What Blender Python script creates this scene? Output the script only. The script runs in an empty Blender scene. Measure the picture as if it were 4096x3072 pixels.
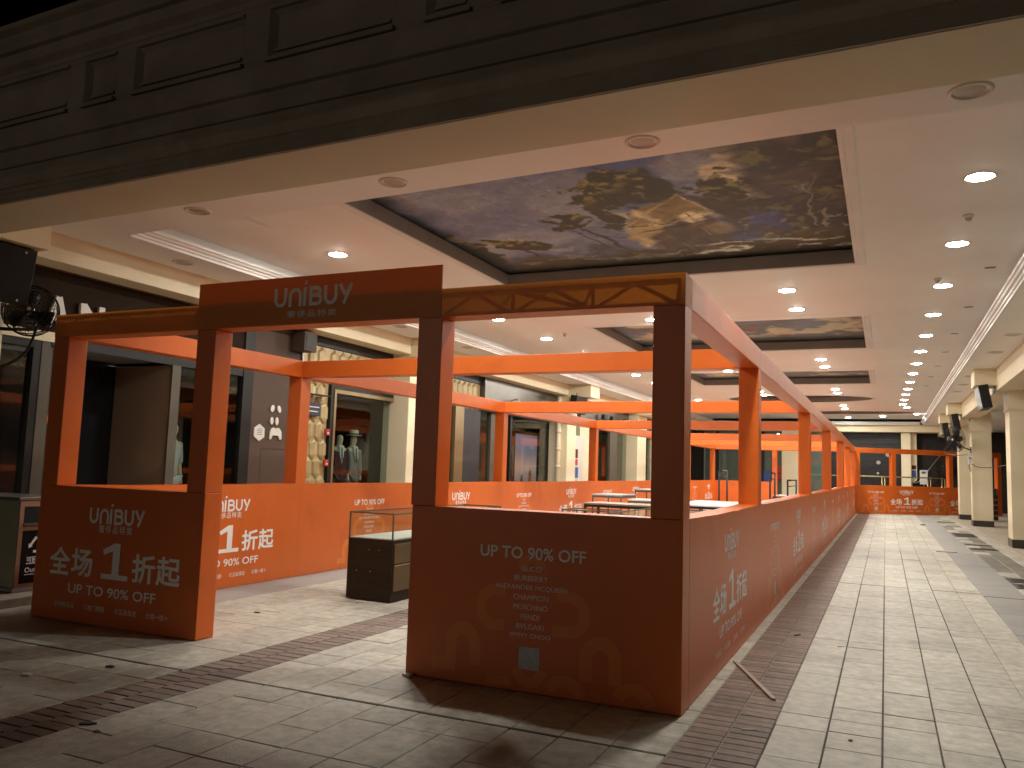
import bpy, bmesh, math, random
import numpy as np
from mathutils import Vector, Matrix

random.seed(7)
rng = np.random.default_rng(7)
S = bpy.context.scene
C = S.collection
PI = math.pi

# ------------------------------------------------------------------ camera, world, sun, exposure
cam = bpy.data.cameras.new('camera')
cam_o = bpy.data.objects.new('camera', cam)
C.objects.link(cam_o)
cam_o.location = (0, 0, 1.5)
cam_o.rotation_euler = (1.67129, -0.03174, 0.42497)
cam.sensor_width = 36.0
cam.lens = 28.848
cam.clip_start = 0.05
cam.clip_end = 500
S.camera = cam_o

SUN_EL, SUN_AZ = math.radians(24), math.radians(205)
w = bpy.data.worlds.new('World')
S.world = w
w.use_nodes = True
wn = w.node_tree
wn.nodes.clear()
sky = wn.nodes.new('ShaderNodeTexSky')
sky.sky_type = 'NISHITA'
sky.sun_disc = False
sky.sun_elevation = math.radians(-6)
sky.sun_rotation = SUN_AZ
bg = wn.nodes.new('ShaderNodeBackground')
bg.inputs['Strength'].default_value = 0.05
out = wn.nodes.new('ShaderNodeOutputWorld')
wn.links.new(sky.outputs[0], bg.inputs[0])
wn.links.new(bg.outputs[0], out.inputs[0])

sun = bpy.data.lights.new('street_glow', 'SUN')
sun.energy = 0.14
sun.angle = math.radians(25)
sun.color = (1.0, 0.82, 0.62)
sun_o = bpy.data.objects.new('street_glow', sun)
C.objects.link(sun_o)
sun_o.rotation_euler = Vector((0.40, 0.90, -0.06)).to_track_quat('-Z', 'Y').to_euler()

S.view_settings.view_transform = 'Standard'
S.view_settings.look = 'None'
S.view_settings.exposure = 0.0
S.view_settings.gamma = 1.0
S.view_settings.use_curve_mapping = False
S.cycles.use_denoising = True
S.cycles.max_bounces = 10
S.cycles.diffuse_bounces = 6
S.cycles.transparent_max_bounces = 16
S.cycles.sample_clamp_indirect = 6.0
S.cycles.caustics_reflective = False
S.cycles.caustics_refractive = False

LAMP_W = 620.0     # radiance of a lit downlight lens

# ------------------------------------------------------------------ materials
def nodes_of(name):
    m = bpy.data.materials.new(name)
    m.use_nodes = True
    nt = m.node_tree
    return m, nt, nt.nodes['Principled BSDF']

def N(nt, t, **kw):
    n = nt.nodes.new(t)
    for k, v in kw.items():
        setattr(n, k, v)
    return n

def mat(name, col, rough=0.5, metal=0.0, spec=0.5, var=0.12, scale=3.0, bump=0.0, bscale=60.0, rvar=0.0,
        objvar=0.0, stain=None, stain_scale=0.7, stretch=None):
    m, nt, p = nodes_of(name)
    L = nt.links.new
    p.inputs['Roughness'].default_value = rough
    p.inputs['Metallic'].default_value = metal
    p.inputs['Specular IOR Level'].default_value = spec
    geo = N(nt, 'ShaderNodeNewGeometry')
    vec = geo.outputs['Position']
    if stretch:
        mp = N(nt, 'ShaderNodeMapping')
        mp.inputs['Scale'].default_value = stretch
        L(vec, mp.inputs['Vector'])
        vec = mp.outputs[0]
    nz = N(nt, 'ShaderNodeTexNoise')
    nz.inputs['Scale'].default_value = scale
    nz.inputs['Detail'].default_value = 6
    nz.inputs['Roughness'].default_value = 0.62
    L(vec, nz.inputs['Vector'])
    mr = N(nt, 'ShaderNodeMapRange')
    mr.inputs['From Min'].default_value = 0.3
    mr.inputs['From Max'].default_value = 0.7
    mr.inputs['To Min'].default_value = 1 - var
    mr.inputs['To Max'].default_value = 1 + var
    L(nz.outputs['Fac'], mr.inputs['Value'])
    fac = mr.outputs[0]
    if objvar:
        oi = N(nt, 'ShaderNodeObjectInfo')
        at = N(nt, 'ShaderNodeAttribute', attribute_name='rnd')
        ad = N(nt, 'ShaderNodeMath', operation='ADD')
        L(oi.outputs['Random'], ad.inputs[0]); L(at.outputs['Fac'], ad.inputs[1])
        fr = N(nt, 'ShaderNodeMath', operation='FRACT')
        L(ad.outputs[0], fr.inputs[0])
        m2 = N(nt, 'ShaderNodeMapRange')
        m2.inputs['To Min'].default_value = 1 - objvar
        m2.inputs['To Max'].default_value = 1 + objvar
        L(fr.outputs[0], m2.inputs['Value'])
        mu = N(nt, 'ShaderNodeMath', operation='MULTIPLY')
        L(fac, mu.inputs[0]); L(m2.outputs[0], mu.inputs[1])
        fac = mu.outputs[0]
    base = N(nt, 'ShaderNodeVectorMath', operation='SCALE')
    base.inputs[0].default_value = col
    L(fac, base.inputs['Scale'])
    colout = base.outputs[0]
    if stain:
        n3 = N(nt, 'ShaderNodeTexNoise')
        n3.inputs['Scale'].default_value = stain_scale
        n3.inputs['Detail'].default_value = 8
        n3.inputs['Roughness'].default_value = 0.7
        L(geo.outputs['Position'], n3.inputs['Vector'])
        m3 = N(nt, 'ShaderNodeMapRange', interpolation_type='SMOOTHSTEP')
        m3.inputs['From Min'].default_value = 0.5
        m3.inputs['From Max'].default_value = 0.72
        m3.inputs['To Max'].default_value = stain[3]
        L(n3.outputs['Fac'], m3.inputs['Value'])
        mx = N(nt, 'ShaderNodeMix', data_type='RGBA')
        mx.inputs['B'].default_value = (*stain[:3], 1)
        L(m3.outputs[0], mx.inputs['Factor']); L(colout, mx.inputs['A'])
        colout = mx.outputs['Result']
    L(colout, p.inputs['Base Color'])
    if rvar:
        m4 = N(nt, 'ShaderNodeMapRange')
        m4.inputs['To Min'].default_value = max(0.02, rough - rvar)
        m4.inputs['To Max'].default_value = min(1, rough + rvar)
        L(nz.outputs['Fac'], m4.inputs['Value']); L(m4.outputs[0], p.inputs['Roughness'])
    if bump:
        n2 = N(nt, 'ShaderNodeTexNoise')
        n2.inputs['Scale'].default_value = bscale
        n2.inputs['Detail'].default_value = 5
        L(vec, n2.inputs['Vector'])
        b = N(nt, 'ShaderNodeBump')
        b.inputs['Strength'].default_value = bump
        b.inputs['Distance'].default_value = 0.01
        L(n2.outputs['Fac'], b.inputs['Height']); L(b.outputs[0], p.inputs['Normal'])
    return m

def fabric(name, col, trans, rough=0.42):
    m = mat(name, col, rough=rough, var=0.06, scale=1.1, stain=(col[0] * .72, col[1] * .66, col[2] * .8, 0.5), stain_scale=1.7, bump=0.5, bscale=2.6, rvar=0.06, stretch=(1, 1, 0.5))
    nt = m.node_tree
    p = nt.nodes['Principled BSDF']
    o = nt.nodes['Material Output']
    t = N(nt, 'ShaderNodeBsdfTranslucent')
    t.inputs[0].default_value = (*[min(1, c * 1.05) for c in col], 1)
    mx = N(nt, 'ShaderNodeMixShader')
    mx.inputs[0].default_value = trans
    nt.links.new(p.outputs[0], mx.inputs[1]); nt.links.new(t.outputs[0], mx.inputs[2])
    nt.links.new(mx.outputs[0], o.inputs[0])
    return m

def glass(name, tint=(0.8, 0.85, 0.82), refl=1.0, rough=0.02):
    m = bpy.data.materials.new(name)
    m.use_nodes = True
    nt = m.node_tree
    nt.nodes.clear()
    o = N(nt, 'ShaderNodeOutputMaterial')
    t = N(nt, 'ShaderNodeBsdfTransparent'); t.inputs[0].default_value = (*tint, 1)
    g = N(nt, 'ShaderNodeBsdfGlossy'); g.inputs['Roughness'].default_value = rough
    f0 = N(nt, 'ShaderNodeLayerWeight'); f0.inputs[0].default_value = 0.5
    f = N(nt, 'ShaderNodeMath', operation='POWER'); f.inputs[1].default_value = 5.0
    nt.links.new(f0.outputs['Facing'], f.inputs[0])
    mu = N(nt, 'ShaderNodeMath', operation='MULTIPLY_ADD'); mu.inputs[1].default_value = 0.9 * refl; mu.inputs[2].default_value = 0.045 * refl
    mx = N(nt, 'ShaderNodeMixShader')
    nt.links.new(f.outputs[0], mu.inputs[0]); nt.links.new(mu.outputs[0], mx.inputs[0])
    nt.links.new(t.outputs[0], mx.inputs[1]); nt.links.new(g.outputs[0], mx.inputs[2])
    nt.links.new(mx.outputs[0], o.inputs[0])
    return m

def emit(name, col, s):
    m = bpy.data.materials.new(name)
    m.use_nodes = True
    nt = m.node_tree
    nt.nodes.clear()
    o = N(nt, 'ShaderNodeOutputMaterial')
    e = N(nt, 'ShaderNodeEmission'); e.inputs[0].default_value = (*col, 1); e.inputs[1].default_value = s
    nt.links.new(e.outputs[0], o.inputs[0])
    return m

def attr_mat(name, rough=0.55, spec=0.3):
    m, nt, p = nodes_of(name)
    a = N(nt, 'ShaderNodeAttribute', attribute_name='paint')
    nt.links.new(a.outputs['Color'], p.inputs['Base Color'])
    p.inputs['Roughness'].default_value = rough
    p.inputs['Specular IOR Level'].default_value = spec
    return m

OR = (0.70, 0.148, 0.021)
M = dict(
    orange=fabric('orange_fabric', OR, 0.04, 0.36),
    orange_thin=fabric('orange_fabric_sleeve', (0.80, 0.26, 0.03), 0.30),
    orange_pale=fabric('orange_print', (0.80, 0.22, 0.035), 0.04, 0.36),
    print=mat('white_print', (0.88, 0.88, 0.88), 0.5, var=0.04),
    print_thin=mat('white_print_small', (0.88, 0.84, 0.82), 0.5, var=0.04),
    sticker=mat('grey_sticker', (0.52, 0.53, 0.56), 0.4, var=0.25, scale=40),
    truss=mat('truss_steel', (0.35, 0.35, 0.36), 0.4, metal=0.7),
    granite=mat('granite_slab', (0.43, 0.405, 0.345), 0.55, var=0.30, scale=11, bump=0.28, bscale=70, rvar=0.12, objvar=0.10,
                stain=(0.19, 0.17, 0.14, 0.75), stain_scale=0.9),
    stained=mat('stained_slab', (0.19, 0.175, 0.15), 0.5, var=0.35, scale=6, bump=0.3, bscale=60, objvar=0.35, stain=(0.07, 0.062, 0.05, 0.7), stain_scale=2.2),
    brick=mat('paving_brick', (0.21, 0.15, 0.122), 0.62, var=0.25, scale=14, bump=0.5, bscale=110, objvar=0.22,
              stain=(0.09, 0.075, 0.065, 0.5), stain_scale=2.0),
    mortar=mat('mortar', (0.29, 0.265, 0.225), 0.9, var=0.3, scale=20),
    strip=mat('grey_strip', (0.27, 0.265, 0.255), 0.5, var=0.1, scale=2.5, bump=0.2, bscale=60, objvar=0.06, stain=(0.2, 0.18, 0.16, 0.5)),
    grate=mat('drain_iron', (0.06, 0.058, 0.055), 0.55, metal=0.4, var=0.3, scale=30),
    kerb=mat('kerb_stone', (0.42, 0.37, 0.30), 0.6, var=0.2, scale=8, bump=0.4, stain=(0.2, 0.17, 0.13, 0.5)),
    asphalt=mat('street_ground', (0.10, 0.09, 0.08), 0.85, var=0.3, scale=12, bump=0.5),
    white=mat('ceiling_paint', (0.80, 0.815, 0.80), 0.65, var=0.035, scale=0.6, stain=(0.70, 0.69, 0.62, 0.3), stain_scale=0.45, bump=0.08, bscale=8),
    cream=mat('cream_paint', (0.78, 0.70, 0.50), 0.6, var=0.06, scale=1.0, bump=0.12, bscale=20, stain=(0.68, 0.58, 0.38, 0.35), stain_scale=0.5),
    grime=mat('joint_grime', (0.085, 0.074, 0.06), 0.9, var=0.4, scale=30),
    cofferdark=mat('coffer_paint', (0.26, 0.26, 0.245), 0.5, var=0.08),
    can=mat('lamp_can', (0.55, 0.53, 0.48), 0.4, var=0.03),
    lamp_soft=emit('lit_lens_soft', (0.97, 0.94, 0.845), LAMP_W * 0.27),
    lamp_strong=emit('lit_lens_strong', (0.97, 0.94, 0.845), LAMP_W * 1.25),
    mould=mat('moulding_paint', (0.72, 0.725, 0.70), 0.45, var=0.05, scale=2),
    darksteel=mat('dark_steel', (0.13, 0.12, 0.105), 0.3, metal=0.8, var=0.12),
    stone=mat('facade_stone', (0.38, 0.33, 0.265), 0.8, var=0.2, scale=1.3, bump=0.5, bscale=14, stain=(0.24, 0.19, 0.14, 0.6), stain_scale=0.6),
    skirting=mat('dark_skirting', (0.045, 0.036, 0.03), 0.35, var=0.2),
    black=mat('black_metal', (0.016, 0.015, 0.014), 0.42, spec=0.25, var=0.2),
    blackgloss=mat('black_gloss', (0.012, 0.013, 0.016), 0.12, var=0.2),
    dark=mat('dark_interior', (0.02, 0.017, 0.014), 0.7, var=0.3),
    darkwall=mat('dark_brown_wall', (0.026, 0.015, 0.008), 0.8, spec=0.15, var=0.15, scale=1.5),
    porch=mat('porch_panel', (0.34, 0.23, 0.16), 0.6, spec=0.2, var=0.08),
    brown=mat('brown_panel', (0.088, 0.054, 0.041), 0.55, spec=0.2, var=0.06, scale=1.0),
    wood=mat('slatted_wood', (0.12, 0.068, 0.032), 0.55, var=0.3, scale=2.0, stretch=(1, 12, 1), bump=0.4, bscale=5),
    greyframe=mat('grey_frame', (0.11, 0.095, 0.075), 0.5, spec=0.2, var=0.1),
    greypanel=mat('slate_panel', (0.035, 0.034, 0.037), 0.5, spec=0.25, var=0.15),
    goldframe=mat('bronze_frame', (0.30, 0.22, 0.11), 0.35, metal=0.6, var=0.1),
    hex=mat('gold_tile', (0.42, 0.32, 0.16), 0.38, metal=0.15, var=0.15, scale=5, objvar=0.1),
    steel=mat('brushed_steel', (0.42, 0.40, 0.37), 0.28, metal=0.9, var=0.1, scale=2.0, stretch=(1, 1, 30)),
    bin=mat('bin_metal', (0.40, 0.40, 0.31), 0.4, metal=0.35, var=0.1),
    binwood=mat('bin_trim', (0.30, 0.15, 0.08), 0.5, var=0.15, scale=20),
    glass=glass('shop_glass'),
    caseglass=glass('case_glass', (0.93, 0.97, 0.95), 0.3),
    screen=mat('screen_glass', (0.012, 0.015, 0.016), 0.3, spec=0.2, var=0.4, scale=1.2),
    shutter=mat('shutter_metal', (0.016, 0.017, 0.02), 0.35, metal=0.3, var=0.2),
    walnut=mat('case_wood', (0.030, 0.021, 0.012), 0.5, spec=0.12, var=0.25, scale=4, stretch=(1, 1, 8)),
    drawer=mat('drawer_front', (0.10, 0.07, 0.028), 0.4, var=0.15),
    brass=mat('brass', (0.52, 0.42, 0.20), 0.3, metal=0.8, var=0.1),
    tabletop=mat('white_top', (0.68, 0.67, 0.64), 0.35, var=0.06),
    greytop=mat('grey_top', (0.40, 0.40, 0.39), 0.4, var=0.08),
    browntop=mat('brown_top', (0.27, 0.19, 0.14), 0.4, var=0.12),
    skin=mat('mannequin_shell', (0.55, 0.47, 0.36), 0.4, var=0.05),
    suit_dark=mat('charcoal_cloth', (0.035, 0.035, 0.042), 0.85, var=0.2, scale=20),
    suit_red=mat('maroon_cloth', (0.085, 0.02, 0.018), 0.85, var=0.2, scale=20),
    suit_grey=mat('grey_cloth', (0.20, 0.20, 0.205), 0.85, var=0.15, scale=20),
    shirt=mat('white_cloth', (0.62, 0.62, 0.64), 0.8, var=0.06),
    shirt_grey=mat('pale_grey_cloth', (0.40, 0.42, 0.44), 0.85, var=0.1),
    hat=mat('straw_hat', (0.55, 0.53, 0.42), 0.7, var=0.08),
    navy=mat('navy_plate', (0.02, 0.022, 0.045), 0.35, var=0.1),
    red=mat('red_plastic', (0.45, 0.03, 0.025), 0.4, var=0.1),
    blue=mat('blue_print', (0.05, 0.12, 0.40), 0.5, var=0.1),
    whiteplastic=mat('white_plastic', (0.62, 0.62, 0.60), 0.4, var=0.05),
    signwhite=mat('sign_letter', (0.66, 0.65, 0.60), 0.45, var=0.05),
    paper=mat('litter_paper', (0.65, 0.64, 0.60), 0.7, var=0.1),
    leaf=mat('dry_leaf', (0.16, 0.07, 0.03), 0.7, var=0.3, scale=40),
    tar=mat('black_scrap', (0.015, 0.012, 0.01), 0.6),
    stick=mat('pale_stick', (0.40, 0.33, 0.26), 0.7, var=0.15, scale=20),
    lens_off=mat('unlit_lens', (0.42, 0.38, 0.34), 0.35, var=0.03),
    ring=mat('trim_ring', (0.62, 0.57, 0.50), 0.4, var=0.03),
    lamp=emit('lit_lens', (0.97, 0.94, 0.845), LAMP_W),
    paint=attr_mat('mural_paint'),
    print_col=attr_mat('poster_print'),
    caulk=mat('curtain_cloth', (0.50, 0.46, 0.36), 0.85, var=0.1),
)

# ------------------------------------------------------------------ mesh helpers
ORG = {}
class MB:
    def __init__(s):
        s.v, s.f, s.mi, s.rnd = [], [], [], []
    def add(s, vs, fs, mi=0, rnd=0.0):
        o = len(s.v)
        s.v += [tuple(p) for p in vs]
        s.f += [tuple(i + o for i in f) for f in fs]
        s.mi += [mi] * len(fs)
        s.rnd += [rnd] * len(fs)
        return s
    def box(s, x0, x1, y0, y1, z0, z1, mi=0, rnd=0.0, skip=()):
        vs = [(x0, y0, z0), (x1, y0, z0), (x1, y1, z0), (x0, y1, z0), (x0, y0, z1), (x1, y0, z1), (x1, y1, z1), (x0, y1, z1)]
        F = dict(b=(0, 3, 2, 1), t=(4, 5, 6, 7), f=(0, 1, 5, 4), r=(1, 2, 6, 5), k=(2, 3, 7, 6), l=(3, 0, 4, 7))
        return s.add(vs, [F[k] for k in F if k not in skip], mi, rnd)
    def obox(s, c, u, v, n, a, b, d, mi=0):     # oriented box: centre, axes, half sizes
        c, u, v, n = Vector(c), Vector(u).normalized(), Vector(v).normalized(), Vector(n).normalized()
        vs = []
        for k in (-1, 1):
            for (i, j) in ((-1, -1), (1, -1), (1, 1), (-1, 1)):
                vs.append(c + u * a * i + v * b * j + n * d * k)
        return s.add(vs, [(0, 3, 2, 1), (4, 5, 6, 7), (0, 1, 5, 4), (1, 2, 6, 5), (2, 3, 7, 6), (3, 0, 4, 7)], mi)
    def tube(s, path, r, n=8, mi=0, caps=True):
        P = [Vector(p) for p in path]
        R = r if isinstance(r, (list, tuple)) else [r] * len(P)
        rings = []
        ref = None
        for i, p in enumerate(P):
            d = (P[min(i + 1, len(P) - 1)] - P[max(i - 1, 0)]).normalized()
            if ref is None:
                ref = Vector((0, 0, 1)) if abs(d.z) < 0.9 else Vector((1, 0, 0))
            u = d.cross(ref).normalized(); v = d.cross(u).normalized()
            rings.append([p + (u * math.cos(a) + v * math.sin(a)) * R[i] for a in [2 * PI * k / n for k in range(n)]])
        vs = [q for rg in rings for q in rg]
        fs = []
        for i in range(len(P) - 1):
            for k in range(n):
                fs.append((i * n + k, i * n + (k + 1) % n, (i + 1) * n + (k + 1) % n, (i + 1) * n + k))
        if caps:
            fs.append(tuple(range(n))[::-1]); fs.append(tuple((len(P) - 1) * n + k for k in range(n)))
        return s.add(vs, fs, mi)
    def lathe(s, c, prof, n=24, mi=0, ax=(0, 0, 1), sx=1, sy=1, caps=True):    # prof: (radius, height)
        q = Vector((0, 0, 1)).rotation_difference(Vector(ax))
        c = Vector(c)
        vs = []
        for (r, h) in prof:
            for k in range(n):
                a = 2 * PI * k / n
                vs.append(c + q @ Vector((r * sx * math.cos(a), r * sy * math.sin(a), h)))
        fs = []
        for i in range(len(prof) - 1):
            for k in range(n):
                fs.append((i * n + k, i * n + (k + 1) % n, (i + 1) * n + (k + 1) % n, (i + 1) * n + k))
        if caps and prof[0][0] > 1e-5: fs.append(tuple(range(n))[::-1])
        if caps and prof[-1][0] > 1e-5: fs.append(tuple((len(prof) - 1) * n + k for k in range(n)))
        return s.add(vs, fs, mi)
    def sweep(s, prof, path, mi=0, closed=False):   # prof in (u,z): u along the left normal of the path
        P = [Vector((p[0], p[1], 0)) for p in path]
        n = len(P)
        vs = []
        for i, p in enumerate(P):
            def dirn(a, b): return (P[b % n] - P[a % n]).normalized()
            if closed:
                d0, d1 = dirn(i - 1, i), dirn(i, i + 1)
            else:
                d0 = dirn(max(i - 1, 0), max(i, 1)); d1 = dirn(min(i, n - 2), min(i + 1, n - 1))
            n0, n1 = Vector((-d0.y, d0.x, 0)), Vector((-d1.y, d1.x, 0))
            m = (n0 + n1).normalized(); m /= max(0.3, m.dot(n0))
            for (u, z) in prof:
                q = p + m * u
                vs.append((q.x, q.y, z))
        k = len(prof)
        fs = []
        for i in range(n if closed else n - 1):
            j = (i + 1) % n
            for a in range(k - 1):
                fs.append((i * k + a, j * k + a, j * k + a + 1, i * k + a + 1))
        return s.add(vs, fs, mi)
    def build(s, name, mats, parent=None, org=None, bevel=0.0, smooth=False, solid=0.0, seg=2):
        if org is None:
            org = ORG.get(parent.name, (0, 0, 0)) if parent else (0, 0, 0)
        me = bpy.data.meshes.new(name)
        me.from_pydata([(x - org[0], y - org[1], z - org[2]) for x, y, z in s.v], [], s.f)
        mats = mats if isinstance(mats, (list, tuple)) else [mats]
        for m in mats:
            me.materials.append(M[m] if isinstance(m, str) else m)
        if len(mats) > 1:
            me.polygons.foreach_set('material_index', s.mi)
        if any(s.rnd):
            at = me.attributes.new('rnd', 'FLOAT', 'FACE')
            at.data.foreach_set('value', s.rnd)
        bm = bmesh.new(); bm.from_mesh(me)
        bmesh.ops.recalc_face_normals(bm, faces=bm.faces)
        bm.to_mesh(me); bm.free()
        if smooth:
            me.polygons.foreach_set('use_smooth', [True] * len(me.polygons))
        me.update()
        o = bpy.data.objects.new(name, me)
        C.objects.link(o)
        if parent:
            o.parent = parent
        ORG[o.name] = tuple(org)
        if bevel:
            b = o.modifiers.new('bevel', 'BEVEL'); b.width = bevel; b.segments = seg; b.limit_method = 'ANGLE'
            b.angle_limit = math.radians(40)
        if solid:
            b = o.modifiers.new('solid', 'SOLIDIFY'); b.thickness = solid
        return o

def thing(name, label, cat, loc=(0, 0, 0), group=None):
    o = bpy.data.objects.new(name, None)
    C.objects.link(o)
    o.location = loc
    o.empty_display_size = 0.1
    o['label'] = label; o['category'] = cat
    if group: o['group'] = group
    ORG[o.name] = tuple(loc)
    return o
def tag(o, label, cat, group=None):
    o['label'] = label; o['category'] = cat
    if group: o['group'] = group
    return o
def struct(o):
    o['kind'] = 'structure'
    return o
def stuff(o):
    o['kind'] = 'stuff'
    return o
def copy_tree(src, loc, label, group=None, rotz=None):
    r = src.copy(); C.objects.link(r); r.location = loc; r['label'] = label
    if group: r['group'] = group
    if rotz is not None: r.rotation_euler = (0, 0, rotz)
    def rec(a, b):
        for ch in list(a.children):
            c = ch.copy(); C.objects.link(c); c.parent = b
            rec(ch, c)
    rec(src, r)
    return r
ORDW = ['nearest', 'second', 'third', 'fourth', 'fifth', 'sixth', 'seventh', 'eighth', 'ninth', 'tenth', 'eleventh',
        'twelfth', 'thirteenth', 'fourteenth', 'fifteenth', 'sixteenth']

# ------------------------------------------------------------------ lettering
_tc = {}
def text_mesh(s, bold=0.0, w=None, h=None, sp=1.0):
    """a flat mesh of the text in the local xy plane, centred; scaled to width w or height h"""
    key = (s, bold, w, h, sp)
    if key in _tc: return _tc[key]
    cu = bpy.data.curves.new('text', 'FONT')
    cu.body = s; cu.offset = bold; cu.resolution_u = 3; cu.space_character = sp
    o = bpy.data.objects.new('text', cu)
    me = o.to_mesh()
    co = np.empty(len(me.vertices) * 3); me.vertices.foreach_get('co', co); co = co.reshape(-1, 3)[:, :2]
    fs = [tuple(p.vertices) for p in me.polygons]
    o.to_mesh_clear()
    bpy.data.objects.remove(o); bpy.data.curves.remove(cu)
    a, b = co.min(0), co.max(0)
    co = co - (a + b) / 2
    kx = (w / (b[0] - a[0])) if w else None
    ky = (h / (b[1] - a[1])) if h else None
    kx, ky = kx or ky, ky or kx
    co = co * np.array([kx, ky])
    _tc[key] = (co, fs)
    return _tc[key]
def ribbon(path, wd, closed=False):
    P = []
    for p in path:
        if not P or (Vector(p) - P[-1]).length > 1e-4: P.append(Vector(p))
    n = len(P)
    vs = []
    for i, p in enumerate(P):
        d0 = (P[i] - P[i - 1]).normalized() if (i > 0 or closed) else (P[1] - P[0]).normalized()
        d1 = (P[(i + 1) % n] - P[i]).normalized() if (i < n - 1 or closed) else d0
        n0, n1 = Vector((-d0.y, d0.x)), Vector((-d1.y, d1.x))
        m = (n0 + n1).normalized(); m /= max(0.45, m.dot(n0))
        vs += [p + m * wd / 2, p - m * wd / 2]
    fs = [(2 * i, 2 * i + 1, 2 * ((i + 1) % n) + 1, 2 * ((i + 1) % n)) for i in range(n if closed else n - 1)]
    return [tuple(v) for v in vs], fs
def arc(cx, cy, rx, ry, a0, a1, n=12):
    return [(cx + rx * math.cos(math.radians(a0 + (a1 - a0) * k / n)), cy + ry * math.sin(math.radians(a0 + (a1 - a0) * k / n))) for k in range(n + 1)]
class F2:
    def __init__(s): s.v, s.f, s.lv, s.k = [], [], [], 0
    def add(s, vs, fs, dx=0, dy=0):
        o = len(s.v)
        s.v += [(x + dx, y + dy) for x, y in [tuple(q)[:2] for q in vs]]
        s.lv += [s.k * 0.00004] * (len(s.v) - o); s.k += 1
        s.f += [tuple(i + o for i in f) for f in fs]
        return s
    def text(s, t, x, y, bold=0.0, w=None, h=None, sp=1.0):
        co, fs = text_mesh(t, bold, w, h, sp)
        return s.add(co, fs, x, y)
    def mesh(s, name, m):
        me = bpy.data.meshes.new(name)
        me.from_pydata([(x, y, l) for (x, y), l in zip(s.v, s.lv)], [], s.f)
        me.materials.append(M[m]); me.update()
        return me
def logo2d(w):
    """shop logo: u n i B U Y drawn as even strokes; returned centred, capital height = 1"""
    f = F2(); t = 0.19
    f.add(*ribbon([(0.1, 1.0), (0.1, 0.42)] + arc(0.42, 0.42, 0.32, 0.33, 180, 360) + [(0.74, 0.42), (0.74, 1.0)], t))
    f.add(*ribbon([(1.06, 0.0), (1.06, 0.55)] + arc(1.38, 0.55, 0.32, 0.34, 180, 0) + [(1.70, 0.55), (1.70, 0.0)], t))
    f.add(*ribbon([(1.98, 0.0), (1.98, 0.98)], t)); f.add([(1.93, 1.12), (2.10, 1.12), (2.15, 1.32), (1.98, 1.32)], [(0, 1, 2, 3)])
    f.add(*ribbon([(2.36, 0.0), (2.36, 1.0)], t))
    f.add(*ribbon([(2.36, 0.91)] + arc(2.72, 0.72, 0.22, 0.19, 90, -90, 8) + [(2.36, 0.53)], t))
    f.add(*ribbon([(2.36, 0.53)] + arc(2.76, 0.31, 0.25, 0.22, 90, -90, 8) + [(2.36, 0.09)], t))
    f.add(*ribbon([(3.28, 1.0), (3.28, 0.42)] + arc(3.60, 0.42, 0.32, 0.33, 180, 360) + [(3.92, 0.42), (3.92, 1.0)], t))
    f.add(*ribbon([(4.16, 1.0), (4.50, 0.45)], t)); f.add(*ribbon([(4.86, 1.0), (4.42, 0.0)], t))
    k = w / 4.9
    f.v = [((x - 2.45) * k, (y - 0.5) * k) for x, y in f.v]
    return f
def logo_mesh(w, name='lettering'):
    return logo2d(w).mesh(name, 'print')
def one2d(x0, x1, z0, z1):
    f = F2(); W, H = x1 - x0, z1 - z0
    p = [(0.0, 0), (1.0, 0), (1.0, .14), (.66, .14), (.66, 1), (.45, 1), (.02, .80), (.06, .66), (.40, .78), (.40, .14), (.0, .14)]
    q = [(x0 + a * W, z0 + b * H) for a, b in p]
    f.add([q[0], q[1], q[2], q[10]], [(0, 1, 2, 3)])
    f.add([q[9], q[3], q[4], (q[9][0], q[4][1] - .02 * H)], [(0, 1, 2, 3)])
    f.add([q[6], q[7], q[8], (q[9][0], q[4][1] - .02 * H)], [(0, 1, 2, 3)])
    f.add([(q[9][0], q[4][1] - .02 * H), q[4], q[5]], [(0, 1, 2)])
    return f
# poster A, x from the panel centre (-6.153), z absolute
def poster_a():
    r = []
    lg = logo2d(0.672); lg.v = [(x, y + 0.950) for x, y in lg.v]
    r.append(lg.mesh('lettering', 'print'))
    r.append(F2().text('奢侈品特卖', 0, 0.838, 0.005, w=0.41, sp=1.25).mesh('lettering', 'print_thin'))
    f = one2d(-0.135, 0.19, 0.410, 0.722)
    r.append(f.mesh('lettering', 'print'))
    for t, x, wd in (('全', -0.670, .272), ('场', -0.385, .268), ('折', 0.372, .272), ('起', 0.660, .276)):
        r.append(F2().text(t, x, 0.528, 0.022, w=wd, h=0.245).mesh('lettering', 'print'))
    r.append(F2().text('UP TO 90% OFF', 0, 0.295, 0.012, w=1.07, h=0.086).mesh('lettering', 'print'))
    f = F2()
    for x, t in ((-0.57, '中检认证'), (-0.19, '部门溯源'), (0.195, '正品保证'), (0.566, '假一赔十')):
        f.text(t, x + 0.025, 0.147, 0.006, w=0.205)
        f.add(*ribbon(arc(x - 0.105, 0.147, 0.017, 0.017, 0, 330, 10), 0.006))
        r.append(f.mesh('lettering', 'print_thin')); f = F2()
    return r
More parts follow.
